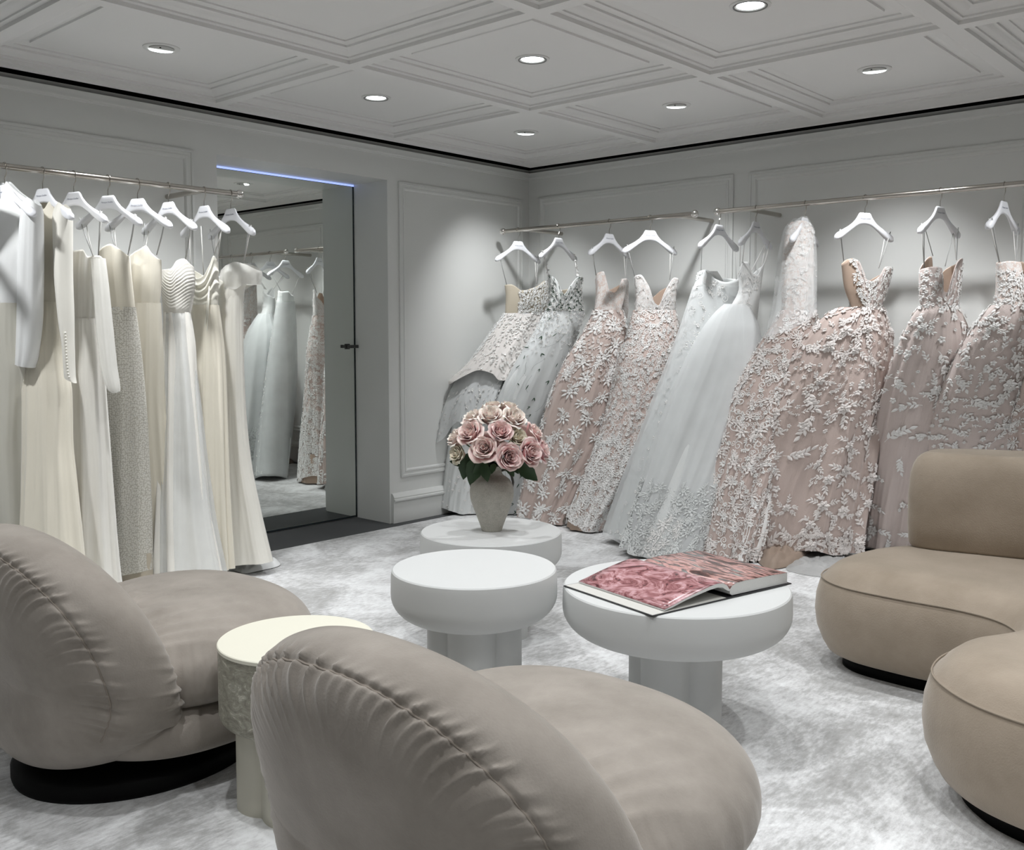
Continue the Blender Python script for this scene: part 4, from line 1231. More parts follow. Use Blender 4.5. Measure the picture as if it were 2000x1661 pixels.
ov = Loft([(612, 984, 1064, .064), (650, 956, 1052, .090), (700, 920, 1020, .13), (745, 874, 1000, .16)], s.A, B, s.ang, s.he,
          hem=[(-1, 752), (-.45, 722), (.1, 728), (.6, 742), (1, 740)], nr=50, nc=130, folds=(.003, .012, 7, 1), seed=6)
garment('upper_tier', ov, [m_taupe], t, og, [(ov.stamps(MOT_PUFF, 460, .017, (0, .6), (0, 1), (.45, .7), dens=[(0, 1), (.55, .55), (1, .25)], seed=7), m_thread)])
bo = Loft([(548, 984, 1072, .055), (580, 987, 1072, .065), (615, 984, 1066, .060)], s.A, s.A, s.ang, s.ang, top=[(-1, 557), (-.8, 556), (-.35, 568), (.35, 560), (.8, 549), (1, 553)], topb=[(-1, 557), (0, 574), (1, 558)], nr=26, nc=100, folds=(.001, .002, 6, 1), seed=8, lean=1)
garment('bodice', bo, [m_beige], t, og, [(bo.stamps(MOT_PUFF, 170, .016, (.04, .36), (0, 1), (.55, 1.0), seed=9), m_thread)], lining=m_beige)
s.loops(t, og, [(990, 558), (1048, 556)])

# R2: pale green-white tulle with leaf embroidery
s, t = gown('R2', 'sheer grey-white tulle gown embroidered with dark green leaves and small white bells', RS); og = t.location
B = floor_at(985, 1000)
k = Loft([(612, 1062, 1140, .06), (650, 1043, 1128, .09), (700, 1012, 1110, .11), (760, 978, 1085, .13), (850, 950, 1062, .14), (930, 938, 1050, .15), (1003, 930, 1040, .15)], s.A, B, s.ang, s.he,
         nr=90, nc=140, folds=(.003, .016, 9, 1), seed=13)
garment('skirt', k, [m_pale], t, og, [
                                     (k.stamps(MOT_BELL, 150, .02, (0, .6), (0, .22), (.7, 1.3), dens=[(0, 1), (.08, .8), (.22, .05)], seed=5), m_thread),
                                     (k.stamps(MOT_CORD, 26, .07, (.0, .6), (.8, 1), (.8, 1.2), seed=15), m_thread)])
k2 = Loft([(608, 1064, 1142, .064), (650, 1040, 1130, .10), (720, 998, 1105, .13), (850, 944, 1066, .16), (1000, 924, 1046, .17)], s.A, B, s.ang, s.he, nr=60, nc=120, folds=(.003, .02, 7, 1), seed=14)
garment('tulle_overskirt', k2, [m_tulle2], t, og, [(k2.stamps(MOT_LEAF, 80, .05, (0, .6), (0, 1), (.9, 1.5), seed=3), m_green), (k2.stamps(MOT_VINE, 34, .10, (0, .6), (0, 1), (.8, 1.3), seed=4, upright=.5), m_green)])
bo = Loft([(536, 1068, 1136, .045), (570, 1072, 1134, .06), (615, 1064, 1140, .058)], s.A, s.A, s.ang, s.ang, top=[(-1, 536), (-.7, 545), (-.3, 575), (.1, 560), (.7, 542), (1, 540)], topb=[(-1, 560), (0, 566), (1, 560)], nr=26, nc=100, folds=(.001, .002, 6, 1), seed=8)
garment('bodice', bo, [m_pale], t, og, [(bo.stamps(MOT_BELL, 110, .018, (0, .5), (0, 1), (.8, 1.4), seed=9), m_thread), (bo.stamps(MOT_LEAF, 90, .016, (0, .5), (0, 1), (.8, 1.3), seed=19, upright=.4), m_green)], lining=m_beige)
def floral_strap(pts, n, seed):
    P = np.array(pts); mb = MB().tube(P, .0022, 6)
    o = mb.build('floral_strap', m_thread, t, sharp=None, org=og)
    r = np.random.RandomState(seed); V = []; F = []; mi = []
    q = np.linspace(0, len(P) - 1, n)
    me = MB()
    for i, a in enumerate(q):
        j = min(int(a), len(P) - 2); c = P[j] + (P[j + 1] - P[j]) * (a - j) + r.randn(3) * .003
        mv, mf = MOT_PUFF[r.randint(3)]; R3 = Vector(-_F + r.randn(3) * .5).to_track_quat('Z', 'Y').to_matrix(); sc_ = r.uniform(.5, .85)
        me.add([c + np.array(R3 @ Vector(v * sc_)) for v in mv], mf)
    me.build('strap_flowers', m_thread, o, sharp=None, org=og)
for sd, (px, py), seed in ((-1, (1073, 545), 1), (1, (1130, 545), 2)):
    e = at(np.array(px), np.array(py), s.A, s.d); a = s.tip(sd * .175)
    floral_strap([a + np.array([0, 0, .012]), a * .6 + e * .4 + _R * .004, e], 9, seed)
    floral_strap([a + np.array([.01, -.01, .006]), a * .5 + e * .5 + np.array([.006, -.01, 0]), e], 5, seed + 5)
for i in range(3):
    e = at(np.array(1128 + 4 * i), np.array(556), s.A, s.d); a = s.tip(.165 + .008 * i)
    strap(t, og, [a, e], .0016, m_strapd, 'hanging_loop')

# R3: blush gown with scattered corded lace
s, t = gown('R3', 'blush lace gown with two raised shoulder cups, third from the corner', RS); og = t.location
B = floor_at(1060, 1022)
k = Loft([(606, 1158, 1216, .060), (625, 1150, 1222, .075), (650, 1137, 1225, .10), (700, 1105, 1225, .12), (760, 1076, 1220, .135), (850, 1047, 1200, .145), (930, 1022, 1160, .155), (1012, 1002, 1120, .16)], s.A, B, s.ang, s.he,
         hem=[(-1, 1004), (-.3, 1012), (.4, 1018), (1, 1022)], nr=110, nc=180, folds=(.004, .026, 9, 1), seed=21)
garment('skirt', k, [m_blush], t, og, [(k.stamps(MOT_CORD, 273, .074, (0, .80), (0, 1), (1.15, 1.5), seed=3), m_thread), (k.stamps(MOT_SMALL, 390, .018, (0, .80), (0, .35), (.7, 1.1), seed=6), m_thread2)])
bo = Loft([(532, 1160, 1226, .05), (570, 1163, 1222, .055), (610, 1158, 1214, .058)], s.A, s.A, s.ang, s.ang, top=[(-1, 546), (-.92, 534), (-.6, 531), (-.5, 545), (-.35, 566), (0, 572), (.3, 566), (.5, 549), (.9, 544), (1, 548)], topb=[(-1, 545), (0, 566), (1, 552)], nr=26, nc=100, folds=(.001, .002, 6, 1), seed=8)
garment('bodice', bo, [m_lace_b], t, og, lining=m_nude)
bo2 = Loft([(546, 1212, 1228, .016), (600, 1214, 1228, .02), (622, 1212, 1226, .015)], s.A + np.array([.02, -.03]), B, s.ang, s.ang, top=[(-1, 546), (0, 544), (1, 549)], nr=20, nc=40, folds=(.001, .003, 5, 1), seed=3)
garment('shoulder_cup', bo2, [m_lace_w], t, og, lining=m_nude)
s.loops(t, og, [(1164, 538), (1222, 548)])

# R4: lace over pale blush, scalloped hem with lining band below
s, t = gown('R4', 'ivory corded lace gown with deep V neck and scalloped hem, right end of short rail', RS); og = t.location
B = floor_at(1152, 1034)
k = Loft([(606, 1236, 1320, .062), (630, 1230, 1326, .08), (660, 1222, 1330, .10), (700, 1206, 1332, .12), (760, 1193, 1325, .13), (850, 1168, 1300, .14), (930, 1139, 1262, .15), (990, 1114, 1225, .15), (1026, 1098, 1200, .145)], s.A, B, s.ang, s.he,
         hem=[(-1, 1012), (-.6, 1022), (0, 1034), (.6, 1036), (1, 1032)], nr=110, nc=180, folds=(.004, .020, 8, 1), seed=31)
garment('skirt', k, [m_lace_f], t, og, [(k.stamps(MOT_SCROLL, 676, .034, (0, .80), (0, 1), (.8, 1.15), dens=[(0, 1), (1, .9)], seed=3), m_thread), (k.stamps(MOT_CORD, 169, .05, (0, .80), (.6, 1), (.7, 1.0), seed=6), m_thread)])
pe = Loft([(960, 1128, 1200, .10), (1036, 1108, 1180, .12), (1050, 1112, 1176, .115)], s.A * .15 + B * .85, B, s.he, s.he, nr=24, nc=80, folds=(.002, .008, 8, 1), seed=5)
garment('petticoat', pe, [m_nude], t, og)
bo = Loft([(536, 1235, 1328, .05), (570, 1240, 1322, .06), (610, 1237, 1320, .060)], s.A, s.A, s.ang, s.ang, top=[(-1, 550), (-.93, 539), (-.75, 537), (-.5, 556), (-.15, 592), (.05, 597), (.3, 572), (.55, 552), (.72, 543), (.95, 545), (1, 556)], topb=[(-1, 560), (-.3, 585), (0, 580), (.4, 566), (1, 555)], nr=30, nc=110, folds=(.001, .002, 6, 1), seed=8)
garment('bodice', bo, [m_lace_w], t, og, [(bo.stamps(MOT_SCROLL, 60, .022, (0, .5), (0, 1), (.45, .65), seed=2), m_thread)], lining=m_nude)
s.loops(t, og, [(1241, 546), (1308, 547)])

# R5: white A-line tulle gown
s, t = gown('R5', 'plain white A-line tulle gown behind the tulle ball gown, leftmost on the long rail', RS); og = t.location
B = floor_at(1275, 1062)
k = Loft([(528, 1365, 1440, .045), (560, 1354, 1445, .06), (600, 1342, 1448, .075), (650, 1326, 1450, .09), (720, 1302, 1452, .11), (800, 1272, 1440, .13), (900, 1236, 1400, .14), (1000, 1200, 1360, .15), (1045, 1184, 1340, .15)], s.A, B, s.ang, s.he,
         top=[(-1, 530), (-.8, 527), (-.3, 545), (.2, 552), (1, 545)], topb=[(-1, 532), (-.4, 530), (0, 540), (1, 545)], hem=[(-1, 1040), (0, 1062), (1, 1066)], nr=110, nc=150, folds=(.002, .012, 6, 1.1), seed=41, big=.5)
garment('skirt', k, [m_pale], t, og, [(k.stamps(MOT_SCROLL, 110, .05, (.2, .5), (.02, .5), (.8, 1.1), seed=3), m_thread), (k.stamps(MOT_SMALL, 160, .04, (0, .6), (.5, 1), (.7, 1.2), seed=33), m_thread)], lining=m_pale)
k2 = Loft([(560, 1352, 1446, .064), (650, 1322, 1452, .10), (800, 1266, 1442, .145), (1000, 1192, 1362, .17), (1052, 1176, 1342, .17)], s.A, B, s.ang, s.he, hem=[(-1, 1044), (0, 1068), (1, 1070)], nr=60, nc=130, folds=(.002, .016, 5, 1.1), seed=42, big=.6)
garment('tulle_overskirt', k2, [m_tulle2], t, og)
rf = Loft([(530, 1378, 1402, .012), (546, 1392, 1412, .014), (556, 1398, 1416, .012)], s.A + np.array([.01, -.05]), B, s.ang, s.ang, nr=14, nc=30, folds=(.003, .004, 5, 1), seed=3)
garment('shoulder_ruffle', rf, [m_white], t, og)
for sd, p in ((-1, (1369, 530)), (1, (1438, 548))):
    e = at(np.array(p[0]), np.array(p[1]), s.A, s.d); a = s.tip(sd * .17)
    strap(t, og, [a + np.array([0, 0, .012]), e], .0018, m_strapd, 'hanging_loop')

# R6: big white tulle ball gown
s, t = gown('R6', 'huge cloud-like white tulle ball gown sweeping left across the middle of the right wall', RS); og = t.location
B = floor_at(1325, 1085)
k = Loft([(598, 1415, 1462, .05), (612, 1398, 1470, .07), (650, 1372, 1482, .11), (700, 1345, 1488, .14), (760, 1318, 1485, .155), (850, 1288, 1460, .17), (950, 1255, 1425, .175), (1040, 1226, 1398, .18), (1074, 1214, 1385, .17)], s.A, B, s.ang, s.he,
         hem=[(-1, 1062), (-.5, 1078), (.2, 1082), (1, 1078)], nr=110, nc=170, folds=(.002, .012, 7, 1.4), seed=51, big=.5)
garment('skirt', k, [m_pale], t, og, [(k.stamps(MOT_CORD, 60, .06, (0, .6), (.86, 1), (.7, 1.1), seed=3), m_thread)])
k2 = Loft([(594, 1414, 1464, .055), (612, 1394, 1474, .08), (650, 1366, 1487, .13), (720, 1330, 1494, .165), (850, 1280, 1468, .19), (1000, 1234, 1418, .20), (1078, 1206, 1392, .20)], s.A, B, s.ang, s.he, hem=[(-1, 1066), (0, 1086), (1, 1084)], nr=70, nc=150, folds=(.002, .018, 8, 1.1), seed=52, big=.9)
garment('tulle_overskirt', k2, [m_tulle], t, og, [(k2.stamps(MOT_CORD, 150, .05, (0, .8), (.72, 1), (.7, 1.1), dens=[(.72, .1), (1, 1)], seed=3), m_pale)])
bo = Loft([(508, 1440, 1494, .04), (560, 1443, 1487, .05), (620, 1420, 1480, .055), (668, 1430, 1478, .06)], s.A, s.A, s.ang, s.ang, top=[(-1, 528), (-.8, 512), (-.5, 512), (-.2, 536), (.2, 538), (.6, 525), (1, 512)], topb=[(-1, 535), (0, 545), (1, 520)], nr=34, nc=90, folds=(.001, .002, 6, 1), seed=8)
garment('bodice', bo, [m_white], t, og, [(bo.stamps(MOT_SCROLL, 50, .024, (.2, .5), (0, 1), (.5, .8), seed=2), m_thread)], lining=m_white)
for sd, p in ((-1, (1447, 520)), (1, (1490, 518))):
    e = at(np.array(p[0]), np.array(p[1]), s.A, s.d); a = s.tip(sd * .165)
    for o_ in (-.012, .014): strap(t, og, [a + np.array([o_, 0, .012]), a * .5 + e * .5 + np.array([o_ * .8, 0, 0]), e + np.array([o_ * .5, 0, 0])], .0028, m_thread, 'strap')
e = at(np.array(1463), np.array(538), s.A, s.d); a = s.tip(.14); strap(t, og, [a, e], .0028, m_thread, 'strap')

# R7: lace gown with sheer cape
s, t = gown('R7', 'lace gown shrouded by a sheer white cape that hides its hanger arms', RS); og = t.location
B = floor_at(1440, 1092)
k = Loft([(606, 1524, 1592, .055), (630, 1510, 1600, .075), (660, 1490, 1602, .10), (700, 1466, 1600, .12), (760, 1436, 1590, .14), (850, 1404, 1560, .15), (950, 1376, 1520, .16), (1050, 1352, 1500, .165), (1092, 1342, 1490, .16)], s.A, B, s.ang, s.he,
         hem=[(-1, 1076), (-.4, 1094), (.2, 1102), (1, 1104)], nr=110, nc=180, folds=(.003, .026, 9, 1), seed=61)
garment('skirt', k, [m_blush], t, og, [(k.stamps(MOT_SCROLL, 429, .042, (0, .80), (0, 1), (.85, 1.3), seed=3), m_thread), (k.stamps(MOT_CORD, 143, .06, (0, .80), (0, 1), (.8, 1.2), seed=6), m_thread2)])
bo = Loft([(430, 1545, 1578, .035), (455, 1534, 1590, .045), (520, 1527, 1590, .05), (610, 1524, 1592, .056)], s.A, s.A, s.ang, s.ang, top=[(-1, 440), (-.5, 432), (.4, 434), (1, 442)], nr=40, nc=100, folds=(.001, .003, 6, 1), seed=8)
garment('bodice', bo, [m_lace_b], t, og, [(bo.stamps(MOT_SCROLL, 80, .022, (.0, .5), (0, 1), (.5, .8), seed=2), m_thread)], lining=m_blush2)
cp = Loft([(424, 1548, 1580, .04), (450, 1530, 1590, .055), (520, 1516, 1596, .07), (600, 1506, 1596, .08), (660, 1490, 1600, .12)], s.A, B, s.ang, s.he, top=[(-1, 440), (-.4, 424), (.4, 424), (1, 444)], hem=[(-1, 660), (0, 640), (1, 610)], nr=40, nc=110, folds=(.003, .008, 9, 1), seed=9)
garment('cape', cp, [m_veil], t, og)

# R8: large blush gown
s, t = gown('R8', 'large blush tulle ball gown with off-shoulder cups and big floral lace, left of the sofa', RS); og = t.location
B = floor_at(1545, 1085)
k = Loft([(600, 1640, 1722, .062), (612, 1618, 1728, .075), (640, 1588, 1738, .10), (665, 1568, 1744, .115), (700, 1546, 1744, .13), (760, 1512, 1738, .15), (820, 1478, 1728, .16), (873, 1463, 1716, .165), (950, 1424, 1704, .17), (1010, 1408, 1694, .175), (1064, 1398, 1686, .175)], s.A, B, s.ang, s.he,
         hem=[(-1, 1056), (-.75, 1064), (-.2, 1078), (.02, 1076), (.12, 1064), (.3, 1064), (.6, 1076), (1, 1078)], nr=120, nc=220, folds=(.004, .034, 8, 1.0), seed=71, big=.35)
garment('skirt', k, [m_blush], t, og, [(k.stamps(MOT_BIG, 195, .095, (0, .80), (.0, 1), (.9, 1.35), dens=[(0, 1), (.3, .9), (1, .9)], seed=3), m_thread2), (k.stamps(MOT_SMALL, 312, .036, (0, .80), (0, .5), (.8, 1.5), dens=[(0, 1), (.2, .9), (.5, .25)], seed=6), m_thread2),
                                     (k.stamps(MOT_BIG, 78, .06, (0, .80), (.93, 1), (.5, .75), seed=63), m_thread2)])
bo = Loft([(504, 1642, 1746, .048), (545, 1660, 1738, .055), (604, 1656, 1722, .058)], s.A, s.A, s.ang, s.ang, top=[(-1, 512), (-.75, 506), (-.5, 510), (-.42, 545), (-.1, 550), (.3, 540), (.62, 522), (.9, 522), (1, 528)], topb=[(-1, 520), (-.3, 560), (0, 552), (.5, 540), (1, 528)], nr=30, nc=120, folds=(.001, .002, 6, 1), seed=8)
garment('bodice', bo, [m_blush2], t, og, [(bo.stamps(MOT_SMALL, 110, .015, (0, .5), (0, 1), (.7, 1.0), seed=2), m_thread)], lining=m_nude)
cu = Loft([(508, 1642, 1668, .030), (560, 1648, 1684, .026), (600, 1662, 1694, .012)], s.A + np.array([.02, -.05]), s.A + np.array([.02, -.05]), s.ang, s.ang, top=[(-1, 516), (.6, 505), (1, 508)], nr=24, nc=50, folds=(.001, .003, 4, 1), seed=3)
garment('shoulder_cup', cu, [m_nude], t, og, [(cu.stamps(MOT_SMALL, 46, .012, (.0, .22), (0, 1), (.6, .9), seed=2), m_thread)], lining=m_nude)
s.loops(t, og, [(1648, 512), (1716, 524)])
t8 = t

# R9
s, t = gown('R9', 'blush ball gown with white leaf lace and open laced back, second from the right edge', RS); og = t.location
B = floor_at(1745, 1075)
k = Loft([(598, 1796, 1872, .06), (612, 1784, 1880, .08), (640, 1768, 1892, .10), (690, 1745, 1900, .13), (730, 1730, 1902, .14), (790, 1715, 1900, .15), (880, 1696, 1880, .16), (1000, 1681, 1850, .165), (1066, 1676, 1840, .165)], s.A, B, s.ang, s.he,
         hem=[(-1, 1062), (0, 1074), (1, 1078)], nr=110, nc=190, folds=(.003, .026, 9, 1), seed=81)
garment('skirt', k, [m_blush2], t, og, [(k.stamps(MOT_BIG, 117, .12, (0, .80), (0, 1), (.9, 1.45), seed=3), m_thread), (k.stamps(MOT_SMALL, 91, .05, (0, .80), (0, .4), (.9, 1.6), seed=6), m_thread)])
bo = Loft([(502, 1796, 1882, .045), (550, 1794, 1876, .055), (602, 1795, 1872, .058)], s.A, s.A, s.ang, s.ang, top=[(-1, 526), (-.6, 522), (-.2, 525), (-.05, 570), (.1, 572), (.35, 540), (.6, 512), (.85, 505), (1, 508)], topb=[(-1, 530), (-.3, 500), (-.1, 530), (.1, 545), (.5, 525), (1, 512)], nr=30, nc=120, folds=(.001, .002, 6, 1), seed=8)
garment('bodice', bo, [m_blush2], t, og, [(bo.stamps(MOT_SMALL, 60, .02, (0, .5), (.1, 1), (.8, 1.3), seed=2), m_thread)], lining=m_nude)
s.loops(t, og, [(1805, 524), (1868, 508)])
for sd, p in ((-1, (1822, 500)), (1, (1846, 520))):
    e = at(np.array(p[0]), np.array(p[1]), s.A, s.d); a = s.tip(sd * .15); strap(t, og, [a, e], .002, m_strapd, 'hanging_loop')

# R10
s, t = gown('R10', 'blush ball gown with white blossom lace, cut by the right edge behind the sofa', RS); og = t.location
B = floor_at(1900, 1085)
k = Loft([(596, 1936, 2010, .06), (612, 1920, 2020, .08), (640, 1900, 2040, .11), (680, 1874, 2050, .13), (730, 1850, 2060, .14), (800, 1820, 2060, .15), (880, 1796, 2050, .16), (1000, 1772, 2030, .165), (1072, 1764, 2020, .165)], s.A, B, s.ang, s.he,
         nr=110, nc=190, folds=(.003, .026, 9, 1), seed=91)
garment('skirt', k, [m_blush2], t, og, [(k.stamps(MOT_BIG, 156, .105, (0, .80), (0, 1), (.8, 1.4), seed=3), m_thread), (k.stamps(MOT_SMALL, 260, .035, (0, .80), (0, .6), (.9, 1.6), dens=[(0, 1), (.6, .4)], seed=6), m_thread)])
bo = Loft([(510, 1945, 2012, .045), (555, 1944, 2010, .055), (600, 1938, 2010, .058)], s.A, s.A, s.ang, s.ang, top=[(-1, 514), (-.6, 511), (.1, 514), (.3, 545), (.5, 530), (.75, 510), (1, 516)], nr=28, nc=110, folds=(.001, .002, 6, 1), seed=8)
garment('bodice', bo, [m_lace_b], t, og, [(bo.stamps(MOT_SMALL, 60, .02, (0, .5), (.2, 1), (.8, 1.3), seed=2), m_thread)], lining=m_nude)
s.loops(t, og, [(1952, 514), (1984, 516)])

# R11 beyond the edge, seen only at the very margin and in the mirror
s, t = gown('R11', 'blush lace gown beyond the right edge of the photo, last on the long rail', RS); og = t.location
B = floor_at(2110, 1100)
k = Loft([(594, 2080, 2160, .06), (640, 2040, 2190, .10), (730, 2000, 2220, .14), (880, 1960, 2230, .16), (1080, 1930, 2230, .165)], s.A, B, s.ang, s.he, nr=80, nc=150, folds=(.003, .026, 9, 1), seed=95)
garment('skirt', k, [m_blush], t, og, [(k.stamps(MOT_CORD, 234, .06, (0, .80), (0, 1), (.9, 1.3), seed=3), m_thread)])
bo = Loft([(506, 2084, 2156, .045), (550, 2084, 2154, .055), (600, 2080, 2160, .058)], s.A, s.A, s.ang, s.ang, top=[(-1, 512), (-.6, 508), (0, 545), (.6, 510), (1, 514)], nr=24, nc=90, folds=(.001, .002, 6, 1), seed=8)
garment('bodice', bo, [m_lace_b], t, og, lining=m_nude)

# crumpled trains and linings lying under the hems
def crumple(parent, name, pts, z, mat, seed, amp=.02, h=None, org=(0, 0, 0)):
    """cloth heap: a closed floor outline (photo px) raised into crumpled folds"""
    P = np.array([floor_at(*p) for p in pts]); O = catmull(P, 8); c = O.mean(0)
    r = np.random.RandomState(seed); n = len(O); m = 16; V = []
    ks = [(r.uniform(25, 75), r.uniform(0, PI), r.uniform(0, 6)) for _ in range(7)]
    for i in range(m + 1):
        q = i / m
        for k in range(n):
            x, y = c + (O[k] - c) * (1 - q) ** .9
            f_ = sum(abs(math.sin(a * (x * math.cos(b) + y * math.sin(b)) + p)) for a, b, p in ks) / len(ks)
            zz = .004 + (z * min(1, q * 2.2) ** .6) * (.45 + .9 * f_ * (1 if q < .95 else .9)) + amp * (f_ - .5) * min(1, q * 5)
            V.append((max(x, .05), min(y, -.05), max(.004, zz)))
    F = [f for f in grid_faces(m + 1, n)] + [tuple(range(m * n, m * n + n))]
    return mesh(name, V, F, mat, parent, True, uv=[(v[0], v[1]) for v in V], org=org)
m_shadetulle = cloth('shaded_white_tulle', (.50, .50, .49), .85, .2, .4, .06, sheer=.35)  # white tulle, with the sofa's shade put into its grey
m_brown = cloth('brown_lining', (.30, .235, .19), .6, .1, .1, .05)
crumple(t8, 'lining_train', [(1480, 1092), (1500, 1112), (1535, 1110), (1572, 1100), (1592, 1078), (1570, 1056), (1520, 1060)], .07, m_brown, 3, .03, org=t8.location)
crumple(t8, 'tulle_train', [(1535, 1112), (1560, 1122), (1600, 1128), (1640, 1130), (1660, 1105), (1640, 1075), (1600, 1070), (1560, 1090)], .022, m_shadetulle, 5, .03, org=t8.location)

# ------------------------------------------------------------------ left rail, from the near end to the mirror
def lgown(key, label): return gown(key, label, LS)
def Bl(px, py): return floor_at(px, py)
SD = dict(side='left')
# L0 just outside the frame; only its train shows
s, t = lgown('L0', 'white gown at the bottom left corner, only the edge of its skirt in view'); og = t.location
k = Loft([(345, -120, -20, .03), (420, -150, -18, .06), (600, -150, -24, .07), (800, -160, -10, .08), (930, -170, 4, .09), (1090, -170, 40, .10)], s.A, Bl(-60, 1150), s.ang, s.he, nr=60, nc=100, folds=(.002, .012, 9, 1), seed=1, **SD)
garment('skirt', k, [m_white], t, og)
# L1 long sleeves
s, t = lgown('L1', 'high-necked white crepe gown with long sleeves, nearest at the left edge'); og = t.location
B = Bl(15, 1165)
k = Loft([(592, -60, 40, .045), (660, -70, 46, .055), (740, -72, 60, .06), (850, -78, 62, .07), (950, -84, 74, .08), (1060, -90, 90, .09), (1150, -95, 104, .10)], s.A, B, s.ang, s.he, nr=80, nc=130, folds=(0.0036, 0.0179, 7, .8), big=.35, seed=101, **SD)
garment('skirt', k, [m_satin], t, og)
bo = Loft([(352, -22, 28, .02), (372, -40, 44, .035), (405, -70, 72, .045), (470, -72, 70, .05), (592, -62, 42, .046)], s.A, s.A, s.ang, s.ang, top=[(-1, 392), (-.55, 352), (-.3, 356), (0, 404), (.35, 366), (.55, 356), (1, 392)], topb=[(-1, 392), (-.5, 352), (0, 356), (.5, 354), (1, 392)], nr=50, nc=110, folds=(.001, .003, 6, 1), seed=8, **SD)
garment('bodice', bo, [m_white], t, og, lining=m_white)
sl = Loft([(388, 44, 78, .035), (420, 38, 86, .05), (500, 34, 87, .052), (600, 32, 86, .05), (700, 30, 76, .045), (717, 29, 71, .042)], s.A + np.array([.0, -.045]), B * .3 + s.A * .7 + np.array([.0, -.05]), s.ang, s.he, top=[(-1, 405), (0, 388), (1, 402)], hem=[(-1, 712), (1, 719)], nr=50, nc=60, folds=(.002, .005, 6, 1), seed=12, **SD)
garment('sleeve', sl, [m_white], t, og)
# L2 keyhole, button cuffs
s, t = lgown('L2', 'ivory chiffon gown with keyhole neck and pearl-buttoned cuff, second from the left edge'); og = t.location
B = Bl(110, 1205)
k = Loft([(590, 44, 128, .04), (680, 44, 128, .05), (770, 40, 140, .06), (860, 40, 142, .065), (950, 38, 151, .075), (1060, 34, 163, .085), (1160, 30, 176, .09)], s.A, B, s.ang, s.he, nr=80, nc=130, folds=(0.0036, 0.0179, 7, .8), big=.35, seed=111, **SD)
garment('skirt', k, [m_warm], t, og)
bo = Loft([(384, 66, 108, .03), (400, 52, 126, .04), (440, 42, 136, .05), (500, 42, 134, .052), (592, 44, 128, .042)], s.A, s.A, s.ang, s.ang, top=[(-1, 408), (-.5, 398), (-.15, 410), (.1, 412), (.45, 396), (1, 408)], topb=[(-1, 408), (-.4, 386), (.3, 386), (1, 408)], nr=44, nc=110, folds=(.001, .003, 8, 1), seed=8, **SD)
garment('bodice', bo, [m_warm], t, og, lining=m_warm)
sl = Loft([(396, 108, 134, .03), (425, 102, 143, .045), (520, 104, 143, .047), (620, 112, 146, .045), (680, 120, 147, .04), (735, 124, 149, .032), (750, 132, 151, .02)], s.A + np.array([.0, -.045]), B * .35 + s.A * .65 + np.array([.0, -.05]), s.ang, s.he, top=[(-1, 412), (0, 397), (1, 408)], hem=[(-1, 735), (0, 742), (1, 749)], nr=50, nc=60, folds=(.0015, .002, 4, 1), seed=12, **SD)
so = garment('sleeve', sl, [m_silk], t, og)
bt_ = MB()
for q in np.linspace(.72, .97, 15):
    c = sl.ev(.10 * sl.nc, q * (sl.nr - 1)); bt_.sphere(c + np.array([.004, -.004, 0]), .0045, 6)
bt_.build('pearl_buttons', plain('pearl', (.8, .78, .7), .2), so, sharp=None, org=og)['label'] = 'row of small pearl buttons'
# L3 chiffon with long drape
s, t = lgown('L3', 'strapless ivory chiffon gown with long hanging sleeve drape, third from left edge'); og = t.location
B = Bl(200, 1185)
k = Loft([(622, 120, 200, .042), (700, 118, 208, .052), (780, 114, 214, .06), (850, 112, 220, .066), (950, 108, 228, .075), (1050, 102, 236, .085), (1150, 96, 246, .09), (1172, 94, 252, .09)], s.A, B, s.ang, s.he, nr=90, nc=140, folds=(0.0036, 0.0205, 7, .7), big=.35, seed=121, **SD)
garment('skirt', k, [m_chif], t, og)
bo = Loft([(488, 122, 208, .04), (540, 120, 206, .048), (626, 120, 200, .044)], s.A, s.A, s.ang, s.ang, top=[(-1, 505), (-.4, 492), (.1, 489), (.35, 502), (.8, 500), (1, 508)], topb=[(-1, 508), (1, 508)], nr=34, nc=110, folds=(.003, .003, 16, 1), seed=8, **SD)
garment('bodice', bo, [m_chif], t, og, lining=m_silk)
dr_ = Loft([(505, 176, 207, .02), (560, 180, 214, .025), (640, 186, 222, .028), (720, 196, 231, .03), (760, 208, 236, .025), (770, 216, 235, .015)], s.A + np.array([.0, -.06]), B * .3 + s.A * .7 + np.array([.0, -.06]), s.ang, s.he, hem=[(-1, 752), (-.2, 768), (1, 765)], nr=50, nc=60, folds=(.002, .004, 5, 1), seed=13, **SD)
garment('sleeve_drape', dr_, [m_chif_sh], t, og)
crumple(t, 'train', [(222, 1172), (238, 1182), (262, 1180), (272, 1170), (255, 1158), (235, 1158)], .03, m_satin, 9, .012, org=og)
s.loops(t, og, [(140, 505), (192, 500)])
# L4 beaded
s, t = lgown('L4', 'beaded ivory sheath with glittering column front, fourth from the left edge'); og = t.location
B = Bl(245, 1150)
k = Loft([(600, 186, 266, .04), (700, 180, 279, .05), (800, 176, 288, .056), (900, 172, 294, .062), (1000, 168, 299, .068), (1112, 164, 302, .075)], s.A, B, s.ang, s.he, hem=[(-1, 1116), (0, 1120), (1, 1112)], nr=90, nc=120, folds=(.002, .006, 8, .8), seed=131, **SD)
garment('skirt', k, [m_bead], t, og, [(k.stamps(MOT_SEQ, 260, .012, (0, .5), (0, 1), (.6, 1.2), seed=3), m_seq)])
bo = Loft([(478, 192, 252, .04), (520, 190, 256, .05), (606, 186, 267, .044)], s.A, s.A, s.ang, s.ang, top=[(-1, 494), (-.4, 482), (0, 478), (.5, 486), (1, 500)], topb=[(-1, 500), (0, 506), (1, 502)], nr=34, nc=110, folds=(.001, .003, 6, 1), seed=8, **SD)
